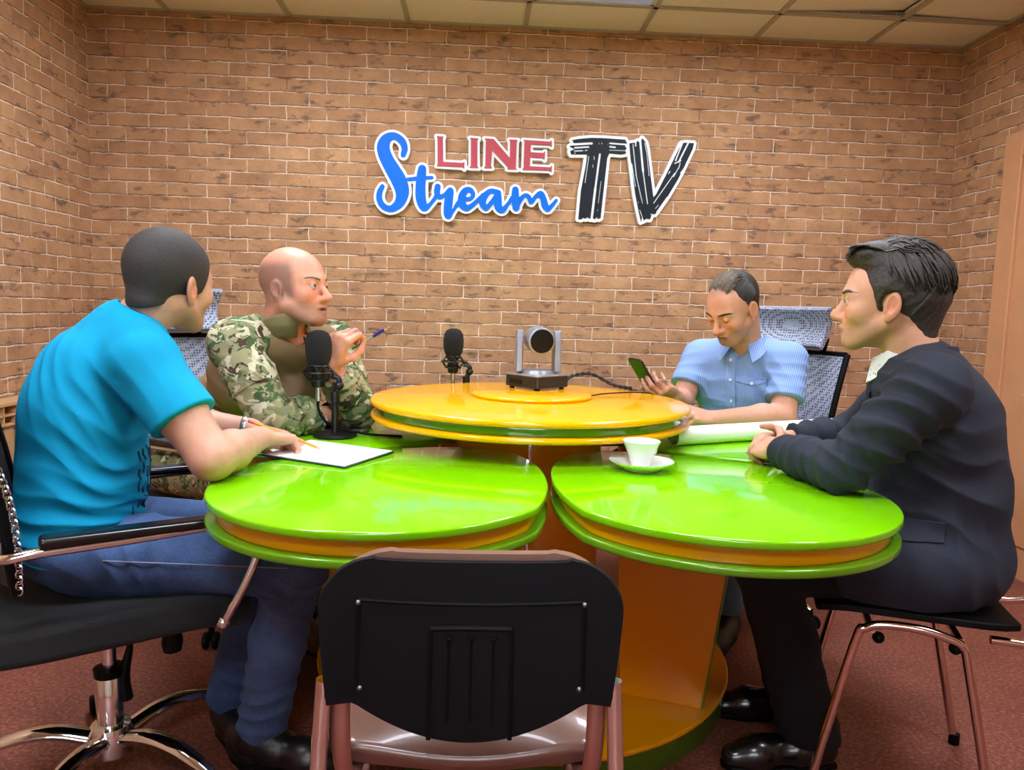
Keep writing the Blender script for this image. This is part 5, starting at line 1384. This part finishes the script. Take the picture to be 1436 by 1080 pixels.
# ------------------------------------------------------------------ man in the light blue shirt (back right)
def man_light():
    base = (1.05, 2.86, 0)
    H = Head((.905, 2.63, 1.200), (-.74, -.44, -.50), (-.38, -.25, .9), 1.0)
    N = v3((1.0, 2.735, 1.085))
    F = (-.6, -.8, 0)
    sL, eL, wL = v3((1.140, 2.665, 1.015)), v3((1.088, 2.575, .822)), v3((.815, 2.505, .815))
    sR, eR, wR = v3((.865, 2.87, 1.005)), v3((.785, 2.80, .838)), v3((.728, 2.695, .868))
    neck = Grp([Cone(N+(.005, .01, -.05), H.w((-.034, 0, -.045)), .060, .056), Cone(N+(0, 0, -.05), lerp(N, sR, .7)+(0, 0, -.02), .045, .04), Cone(N+(0, 0, -.05), lerp(N, sL, .7)+(0, 0, -.02), .045, .04)], k=.025, K=.025)
    tor = Grp(torso([((1.05, 2.87, .62), (.10, .14, .13), (0, 0, 1)), ((1.03, 2.84, .79), (.09, .13, .14), (0, 0, 1)), ((1.01, 2.81, .93), (.09, .14, .13), (-.1, -.1, 1))], F), k=.05, K=.04)
    arms = Grp([Cone(sR, eR, .050, .042), Cone(eR, lerp(eR, wR, .35), .042, .040), Cone(lerp(eR, wR, .35), wR, .040, .027),
                Cone(sL, eL, .050, .044), Cone(eL, lerp(eL, wL, .3), .044, .044), Cone(lerp(eL, wL, .3), wL, .044, .028)], k=.02, K=.03)
    hL, tL = hand(wL, (-.80, -.25, .20), (-.25, -.55, .80), -1, [(38, 40, 20), (45, 45, 22), (50, 45, 25), (55, 45, 25)], [(.62, .62, -.4), (.85, .35, -.4), (.95, .1, -.3)])
    hR, tR = hand(wR, (-.62, -.62, .25), (.55, -.25, -.75), 1, [(30, 45, 30), (35, 48, 30), (40, 50, 32), (45, 52, 32)], [(.50, .70, -.55), (.70, .35, -.65), (.8, .1, -.6)])
    gs = H.face(jaw=1.0, lid=.6, nose=1.05, closed=True)+[neck, tor, arms]+hR+hL
    def hf(x, y, z): return np.clip((z-.075)/.02, 0, 1)*np.clip((.10-x)/.03, 0, 1)*.35
    hf.rgb = (84, 66, 54)
    body = build('person', gs, .0026, M_SKIN, None, lambda V: H.skin_col(V, (208, 152, 126), .45, hf), None, base)
    tag(body, 'man in a light blue short-sleeved shirt looking down at his phone', 'person')
    H.eyes(body, (.8, 0, -.6))
    hm = hair_mat('thin_dark_hair', (20, 17, 16), (54, 45, 38), .6, (120, 40, 60))
    H.brows(body, hm, gs, 1.1, -.001, True)
    hg = Grp([H.ell((-.022, 0, .038), (.098, .0795, .0885)), H.cone((-.055, 0, -.01), (-.058, 0, -.035), .052, .048), H.plane((.026, 0, .11), (.72, 0, .20), .012), H.plane((-.07, 0, -.050), (.42, 0, -1), .006)], k=.02)
    hair = build('hair', [hg], .003, hm, body, None, fold_fn([(H.w((-.02, 0, .06)), .14, H.R@v3((.25, 1, .2)), .012, .0012, 0)]))
    rnd = random.Random(11); L = []
    for i in range(170):
        y = rnd.uniform(-.060, .062); x0 = rnd.uniform(-.05, .010)
        def onh(x, yy, lift): 
            t = 1-((x+.02)/.099)**2-(yy/.0785)**2
            return (x, yy, .036+.088*math.sqrt(max(.02, t))+lift)
        side = -1 if y > .03 else 1
        n_ = 4
        pts = [onh(x0+.055*j/n_+rnd.uniform(-.003, .003), y+side*.020*j/n_+rnd.uniform(-.003, .003), .0015+.004*math.sin(math.pi*j/n_)) for j in range(n_+1)]
        L.append((pts, rnd.uniform(.0014, .0026)))
    Ltop = L; L = []
    for i in range(120):      # hair brushed over the temples
        y = rnd.choice((-1, 1))*rnd.uniform(.045, .0765); z0 = rnd.uniform(.035, .095)
        pts = []
        for j in range(4):
            x = -.045+.055*j/3+rnd.uniform(-.002, .002); z = z0-.015*j/3
            t = 1-((x+.02)/.099)**2-((z-.036)/.088)**2
            pts.append((x, math.copysign(.0795*math.sqrt(max(.03, t)), y), z))
        L.append((pts, rnd.uniform(.0016, .0028)))
    locks('hair_strands', H, Ltop, hair_mat('thin_light_strands', (50, 42, 34), (118, 102, 78), .55, (120, 40, 60)), hair)
    locks('temple_hair', H, L, hm, hair)
    # shirt
    k = NT('pinstripe_cotton'); v = k.coord()
    wv = k.n('ShaderNodeTexWave', wave_type='BANDS', bands_direction='X'); wv.inputs['Scale'].default_value = 52.0; wv.inputs['Distortion'].default_value = .6
    mp = k.n('ShaderNodeMapping'); mp.inputs['Rotation'].default_value = (0, 0, math.radians(37)); k.l(v, mp.inputs['Vector']); k.l(mp.outputs[0], wv.inputs['Vector'])
    k.bump(k.noise(v, 600, 2).outputs['Fac'], .2, .001)
    k.set(Base_Color=k.ramp(wv.outputs['Fac'], [(.25, lin((112, 146, 210))), (.6, lin((150, 180, 232)))]), Roughness=.85)
    M_SH = k.m
    sh = Grp(torso([((1.05, 2.87, .62), (.128, .170, .13), (0, 0, 1)), ((1.03, 2.84, .77), (.125, .165, .15), (0, 0, 1)), ((1.01, 2.81, .91), (.122, .172, .15), (-.1, -.1, 1)), ((1.0, 2.785, 1.00), (.098, .15, .085), (-.1, -.1, 1))], F)
             +[Cone(N+(.005, .01, -.045), lerp(N, sR, .9)+(0, 0, -.006), .062, .056), Cone(N+(.005, .01, -.045), lerp(N, sL, .9)+(0, 0, -.006), .062, .056), Plane((0, 0, .56), (0, 0, -1))], k=.05, K=.03)
    def slv(s_, e_, t):
        en = lerp(s_, e_, t); return Grp([Cone(s_, en+(e_-s_)*.25, .064, .072), Plane(en, e_-s_, .005)], k=.01, K=.045)
    nk = Grp([Cone(N+(-.012, -.016, -.01), H.w((-.02, 0, -.02)), .052, .070), Cone(N+(-.045, -.06, -.075), N+(-.03, -.04, .03), .008, .035)], k=.01, K=.008); nk.minus = True
    fd = fold_fn([((1.02, 2.72, .74), .13, (.2, .1, 1), .045, .006, 0), ((1.08, 2.66, .90), .10, (.7, -.2, .6), .05, .004, 1), ((.92, 2.78, .88), .10, (.5, .3, .8), .05, .004, 2), (lerp(sL, eL, .3), .08, (.3, .3, 1), .04, .003, 1), (lerp(sR, eR, .3), .08, (.3, .3, 1), .04, .003, 1)])
    groups = [sh, slv(sR, eR, .66), slv(sL, eL, .72), nk]
    shirt = build('shirt', groups, .0038, M_SH, body, None, fd)
    # march a ray to the shirt front so that placket, pocket and buttons sit on the cloth
    f = norm(F); l = np.cross((0, 0, 1.0), f)
    def front(s, z, lift=.002):
        c = v3((1.01, 2.80, z))+l*s
        lo_, hi_ = 0.0, .30
        for d in np.linspace(.26, .02, 60):
            P = (c+f*d)[None, None]
            dv_ = field(groups, P, P[0], .01, .2, fd)[0, 0]
            if dv_ < 0: return c+f*(d+lift+.004)
        return c+f*.11
    G = [[front(.0+w_, z, .001) for w_ in np.linspace(-.016, .016, 4)] for z in np.linspace(.72, 1.035, 26)]
    MB().sheet(G, .004).obj('placket', M_SH, shirt)
    bt = pmat('shirt_button', (226, 232, 238), .3)
    for z in (.775, .855, .935, 1.01):
        MB().lathe(front(0, z, .004), [(.0005, 0), (.0055, 0), (.0055, .0022), (.0005, .0022)], 14, axis=f).obj('button', bt, shirt)
    G = [[front(.075+w_, z, .0015) for w_ in np.linspace(-.052, .052, 9)] for z in np.linspace(.84, .945, 9)]
    MB().sheet(G, .003).obj('chest_pocket', M_SH, shirt)
    G = [[front(.075+w_, .950-(.030-.012*abs(w_)/.052)*t, .004) for w_ in np.linspace(-.054, .054, 9)] for t in np.linspace(0, 1, 5)]
    MB().sheet(G, .004).obj('pocket_flap', M_SH, shirt)
    MB().lathe(front(.075, .927, .009), [(.0005, 0), (.006, 0), (.006, .0022), (.0005, .0022)], 14, axis=f).obj('button', bt, shirt)
    # collar: band round the neck with two points
    G = []
    for z in np.linspace(0, 1, 6):
        row = []
        for a in np.linspace(-2.75, 2.75, 33):
            ph = math.pi+a; op = max(0, abs(a)-1.7)/1.05
            r = .066+.016*z+.018*z*op
            zz = .016-.040*z-.030*op-.026*z*op
            row.append(N+f*(r*math.cos(ph)+.006+.012*op)+l*(r*math.sin(ph)+np.sign(math.sin(ph))*.020*op*z)+np.array((0, 0, zz)))
        G.append(row)
    MB().sheet(G, .004).obj('collar', M_SH, shirt, bevel=.001)
    # jeans, shoes
    k2 = pmat('pale_denim', (92, 128, 176), .9, 0, .2, 20)
    tr = [Grp(torso([((1.05, 2.87, .60), (.125, .17, .11), (0, 0, 1))], F)+[Plane((0, 0, .66), (0, 0, 1))], k=.03, K=.04)]
    for h_, k_, a_ in ((v3((1.13, 2.81, .585)), v3((.88, 2.50, .575)), v3((.92, 2.55, .13))), (v3((.97, 2.92, .585)), v3((.72, 2.62, .575)), v3((.74, 2.66, .13)))):
        tr.append(Grp([Cone(h_, k_, .085, .066), Cone(k_, a_, .066, .058), Plane(a_+(0, 0, -.02), (0, 0, -1))], k=.025, K=.03))
        shoe(body, a_+(.02, .02, 0), (-.6, -.8), pmat('dark_shoe', (30, 28, 28), .5))
    build('jeans', tr, .006, k2, body)
    # phone in the right hand
    pc = lerp(lerp(tR[1], tR[4], .5), wR, .10)+v3((-.01, -.01, .016))
    u_ = norm((-.55, -.35, .78)); n_ = norm(np.cross(u_, np.cross((.65, .35, .55), u_))); w_ = np.cross(n_, u_)
    pho = MB().prism(rrect(.072, .150, .010), -.0045, .0045, R=np.stack([w_, u_, n_], 1), c=pc+u_*.02).obj('smartphone', pmat('phone_body', (16, 18, 20), .25), bevel=.002)
    tag(pho, 'black smartphone held up by the man in the light blue shirt', 'phone')
    kk = NT('phone_screen'); kk.set(Base_Color=lin((12, 24, 16)), Roughness=.08); kk.b.inputs['Emission Color'].default_value = lin((40, 78, 48)); kk.b.inputs['Emission Strength'].default_value = .35
    MB().prism(rrect(.066, .142, .008), .0047, .0052, R=np.stack([w_, u_, n_], 1), c=pc+u_*.02).obj('screen', kk.m, pho, smooth=False)
man_light()

# ------------------------------------------------------------------ man in the navy jacket (right)
def man_jacket():
    base = (1.12, 1.78, 0)
    H = Head((.985, 1.765, 1.217), (-.868, .49, -.02), (.02, -.02, 1), 1.03)
    N = v3((1.055, 1.752, 1.09))
    F = (-.866, .5, 0); f = norm(F); l = np.cross((0, 0, 1.0), f)
    sL, eL, wL = v3((1.000, 1.580, 1.022)), v3((.845, 1.655, .828)), v3((.800, 1.915, .818))
    sR, eR, wR = v3((1.180, 1.910, 1.022)), v3((1.085, 2.075, .835)), v3((.885, 2.060, .822))
    neck = Grp([Cone(N+(.015, -.01, -.05), H.w((-.030, 0, -.045)), .064, .060), Cone(N+(0, 0, -.05), lerp(N, sR, .7)+(0, 0, -.02), .045, .04), Cone(N+(0, 0, -.05), lerp(N, sL, .7)+(0, 0, -.02), .045, .04)], k=.025, K=.025)
    tor = Grp(torso([((1.13, 1.765, .62), (.10, .14, .13), (0, 0, 1)), ((1.12, 1.765, .79), (.09, .13, .14), (0, 0, 1)), ((1.10, 1.755, .94), (.09, .14, .13), (0, 0, 1))], F), k=.05, K=.04)
    arms = Grp([Cone(sR, eR, .046, .04), Cone(eR, wR, .04, .026), Cone(sL, eL, .046, .04), Cone(eL, wL, .04, .026)], k=.02, K=.03)
    hL, tL = hand(wL, (-.12, .93, -.02), (-.62, -.10, .74), -1, [(38, 52, 30), (42, 54, 30), (46, 56, 30), (50, 56, 30)], [(.62, .62, .15), (.86, .4, .1), (.95, .1, -.05)], s=.98)
    hR, tR = hand(wR, (-.93, -.16, -.02), (-.10, .60, .78), 1, [(46, 52, 30), (46, 52, 30), (46, 54, 30), (48, 54, 30)], [(.62, .6, .25), (.86, .3, .2), (.95, .05, .05)], s=.98)
    gs = H.face(jaw=1.02, lid=.5, nose=.72, nose_tip=-.033)+[neck, tor, arms]+hR+hL
    body = build('person', gs, .0026, M_SKIN, None, lambda V: H.skin_col(V, (214, 158, 130), .28), None, base)
    tag(body, 'man with thick dark hair in a navy jacket, hands clasped on the right petal', 'person')
    H.eyes(body, (1, .0, -.06), (50, 52, 44))
    hm = hair_mat('thick_dark_hair', (18, 15, 14), (70, 60, 52), .6, (50, 50, 50))
    H.brows(body, hm, gs, 1.2)
    hg = Grp([H.ell((-.026, 0, .046), (.106, .088, .094)), H.cone((-.062, 0, .0), (-.062, 0, -.070), .066, .046),
              H.cone((.006, .066, .03), (.010, .0665, -.012), .012, .009), H.cone((.006, -.066, .03), (.010, -.0665, -.012), .012, .009), 
              Plane(H.w((.046, 0, .062)), H.R@v3((.97, 0, -.30)), .008), H.plane((-.07, 0, -.090), (.55, 0, -1), .01)], k=.03)
    earcut = Grp([H.ell((-.006, .085*s, -.016), (.024, .024, .036), ry=-8) for s in (1, -1)], k=0, K=.008); earcut.minus = True
    quiff = Grp([H.ell((.014, 0, .104), (.058, .070, .034), ry=6), H.ell((.052, .004, .106), (.038, .060, .025), ry=8)], k=.03, K=.02)
    hair = build('hair', [hg, quiff, earcut], .003, hm, body, None, fold_fn([(H.w((.02, 0, .09)), .10, H.R@v3((.35, .8, .4)), .016, .0022, 0), (H.w((-.08, 0, .03)), .09, H.R@v3((.2, .9, .3)), .014, .0016, 1)]))
    rnd = random.Random(21); L = []
    def surf(th, ph, lift):     # direction on the hair volume
        d = np.array((math.cos(ph)*math.cos(th), math.cos(ph)*math.sin(th), math.sin(ph)))
        r = np.array((.106, .088, .094)); q = d*r/np.linalg.norm(d)
        return np.array((-.026, 0, .046))+q*(1+lift)
    for i in range(330):       # locks combed back and to the side from the forehead
        y = rnd.uniform(-.066, .066); x = rnd.uniform(-.06, .090); n_ = 5; pts = []
        for j in range(n_+1):
            xx = x-.055*j/n_; yy = y*(1+.10*j/n_)+.004*math.sin(j*1.3+i)
            t = 1-((xx+.026)/.112)**2-(yy/.090)**2
            z = .046+.097*math.sqrt(max(.02, t))
            if xx > .0: z = max(z, .108+.020*math.sin((xx-.0)/.1*2.4)-.10*abs(yy)**1.5*3.0)
            pts.append((xx, yy, z-.001+.006*math.sin(math.pi*(j+.5)/(n_+1))))
        L.append((pts, rnd.uniform(.0022, .0044)))
    for i in range(60):        # front quiff falling forward
        y = rnd.uniform(-.050, .055); pts = [(.030, y, .122), (.060, y*1.02, .127), (.080, y*1.05+.004, .118+rnd.uniform(-.006, .006)), (.090+rnd.uniform(-.008, .006), y*1.08+.006, .100+rnd.uniform(-.008, .008))]
        L.append((pts, rnd.uniform(.003, .0048)))
    for i in range(300):       # sides and back, hanging down
        th = rnd.choice((-1, 1))*rnd.uniform(1.15, 3.1); ph = rnd.uniform(0, .95); n_ = 4; pts = []
        for j in range(n_+1):
            a = th+math.copysign(.06*j, th); b = ph-.16*j
            p = surf(a, max(b, -.35), .030+.020*math.sin(math.pi*j/n_))
            if b < -.35: p = p+np.array((.012*j, 0, -.012*j))
            pts.append(p)
        if pts[-1][0] > -.040 and pts[-1][2] < .030: continue
        if pts[-1][0] > .022: continue
        L.append((pts, rnd.uniform(.0026, .0048)))
    locks('hair_locks', H, L, hm, hair)
    # shirt collar and front
    M_WS = pmat('white_print_shirt', (216, 220, 218), .8, 0, .03)
    k = NT('white_dotted_shirt'); v = k.coord(); vo = k.n('ShaderNodeTexVoronoi'); vo.inputs['Scale'].default_value = 110; k.l(v, vo.inputs['Vector'])
    k.set(Base_Color=k.ramp(vo.outputs['Distance'], [(.16, lin((70, 84, 96))), (.24, lin((222, 226, 224)))]), Roughness=.8); M_WS = k.m
    G = []
    for z in np.linspace(0, 1, 6):
        row = []
        for a in np.linspace(-2.8, 2.8, 35):
            ph = math.pi+a; op = max(0, abs(a)-1.3)/1.5
            r = .066+.010*z
            row.append(N+f*(r*math.cos(ph)*1.02-.004+.030*op)+l*(r*math.sin(ph))+np.array((0, 0, .022-.046*z-.036*op-.014*z*op+.014*math.sin(math.pi*min(1, op*1.2)))))
        G.append(row)
    sc = MB().sheet(G, .005).obj('shirt_collar', M_WS, body, bevel=.001)
    # jacket
    k = NT('navy_wool'); v = k.coord(); nz = k.noise(v, 420, 3, .7); n2 = k.noise(v, 9, 3)
    k.bump(nz.outputs['Fac'], .35, .001)
    k.set(Base_Color=k.mix(.4, k.ramp(n2.outputs['Fac'], [(.3, lin((16, 20, 30))), (.7, lin((25, 31, 45)))]), k.ramp(nz.outputs['Fac'], [(.3, lin((12, 16, 24))), (.7, lin((42, 52, 72)))])), Roughness=.85)
    M_J = k.m
    bd = Grp(torso([((1.15, 1.765, .60), (.180, .200, .15), (0, 0, 1)), ((1.00, 1.715, .585), (.195, .125, .125), (0, 0, 1)), ((1.150, 1.760, .76), (.158, .180, .16), (0, 0, 1)), ((1.125, 1.755, .91), (.148, .180, .16), (0, 0, 1)), ((1.085, 1.755, 1.00), (.115, .165, .09), (0, 0, 1))], F)
             +[Cone(N+(.012, -.008, -.040), sR+(0, 0, .010), .070, .062), Cone(N+(.012, -.008, -.040), sL+(0, 0, .010), .070, .062), Plane((0, 0, .502), (0, 0, -1), .01), TABLE2(.004)], k=.055, K=.03)
    def slv(s_, e_, w_):
        en = lerp(e_, w_, .90)
        return Grp([Cone(s_, lerp(s_, e_, .5), .076, .068), Cone(lerp(s_, e_, .5), e_, .068, .060), Cone(e_, lerp(e_, w_, .5), .060, .052), Cone(lerp(e_, w_, .5), lerp(e_, w_, 1.08), .052, .043), Plane(en, w_-e_, .004), Plane((0, 0, TZ+.003), (0, 0, -1))], k=.025, K=.04)
    nk = Grp([Cone(N+(-.01, .006, -.02), H.w((-.02, 0, .0)), .064, .080), Cone(N+f*.10+(0, 0, -.20), N+f*.03+(0, 0, .02), .010, .055), ], k=.02, K=.008); nk.minus = True
    fd = fold_fn([((.93, 1.60, .98), .12, (.45, .1, 1), .05, .007, 0), ((.90, 1.62, .88), .11, (.5, .0, .9), .045, .007, 1), (eL, .10, norm(wL-eL)-norm(sL-eL), .045, .007, 0), (lerp(eL, wL, .6), .12, wL-eL, .05, .005, 2), ((1.12, 1.60, .80), .14, (.3, .2, 1), .08, .006, 1), ((1.12, 1.60, .62), .14, (1, .1, .3), .10, .005, 1), ((1.2, 1.7, .95), .13, (.4, .2, 1), .09, .003, 0), (lerp(eR, wR, .5), .12, wR-eR, .05, .006, 1)])
    jk = build('jacket', [bd, slv(sL, eL, wL), slv(sR, eR, wR), nk], .0038, M_J, body, None, fd)
    # jacket collar and lapels
    G = []
    for z in np.linspace(0, 1, 6):
        row = []
        for a in np.linspace(-2.2, 2.2, 31):
            ph = math.pi+a; op = max(0, abs(a)-1.0)/1.2
            r = .076+.016*z
            row.append(N+f*(r*math.cos(ph)*1.02-.010+.010*op)+l*(r*math.sin(ph)*1.02)+np.array((0, 0, .024-.062*z-.112*op)))
        G.append(row)
    MB().sheet(G, .007).obj('jacket_collar', M_J, jk, bevel=.002)
    groups = [bd, nk]
    def front(s, z, lift=.002):
        c = v3((1.10, 1.758, z))+l*s
        for d in np.linspace(.26, -.02, 70):
            P = (c+f*d)[None, None]
            if field(groups, P, P[0], .01, .2, fd)[0, 0] < 0: return c+f*(d+lift+.004)
        return c+f*.10
    for sg in (1, -1):
        G = [[front(sg*(.030+.052*math.sin(math.pi*min(1, t*.95+.08))*w_+.02*t), 1.035-.22*t, .004+.004*w_) for w_ in np.linspace(0, 1, 5)] for t in np.linspace(0, 1, 12)]
        MB().sheet(G, .006).obj('lapel', M_J, jk, bevel=.001)
    # pocket flap on the near side
    gj = [bd]
    def side(s, z, lift):
        c = v3((1.13, 1.765, z))+f*s; ds = np.linspace(.34, .0, 150); P = c+ds[:, None]*l
        d = field(gj, P[:, None, :], P, .004, .1, fd)[:, 0]; q = np.nonzero(d < 0)[0]
        return P[q[0]]+l*lift if len(q) else c+l*.18
    G = [[side(s, .715-.045*t-.12*(s-.04)*.3, .003+.002*t) for s in np.linspace(-.03, .12, 10)] for t in np.linspace(0, 1, 5)]
    MB().sheet(G, .004).obj('pocket_flap', M_J, jk, bevel=.001)
    # trousers and shoes
    M_TR = cloth('black_trousers', (17, 17, 20), .9)
    tr = [Grp(torso([((1.135, 1.77, .60), (.135, .18, .10), (0, 0, 1))], F)+[Plane((0, 0, .66), (0, 0, 1))], k=.03, K=.04)]
    for h_, k_, a_ in ((v3((1.07, 1.69, .578)), v3((.735, 1.80, .545)), v3((.895, 1.815, .13))), (v3((1.16, 1.85, .578)), v3((.785, 2.00, .548)), v3((.945, 2.025, .13)))):
        tr.append(Grp([Cone(h_, k_, .092, .070), Cone(k_, lerp(k_, a_, .5), .074, .074), Cone(lerp(k_, a_, .5), a_+(0, 0, -.05), .074, .080), Plane(a_+(0, 0, -.055), (0, 0, -1), .004)], k=.025, K=.03))
    ff = fold_fn([(v3((.69, 1.83, .55)), .12, (.5, 0, 1), .06, .005, 0), (v3((.89, 1.90, .15)), .13, (0, .2, 1), .06, .006, 1)])
    build('trousers', tr, .0045, M_TR, body, None, ff)
    sm = pmat('black_shoe', (14, 13, 14), .25, 0, .1, 30, coat=.3)
    shoe(body, (.925, 1.805), (-1, -.03), sm, ln=.29); shoe(body, (.985, 2.03), (-1, .10), sm, ln=.29)
TABLE2 = lambda k=.004: sub(Cyl((.553, 1.657, TZ-.035), .389, .039), k)
man_jacket()
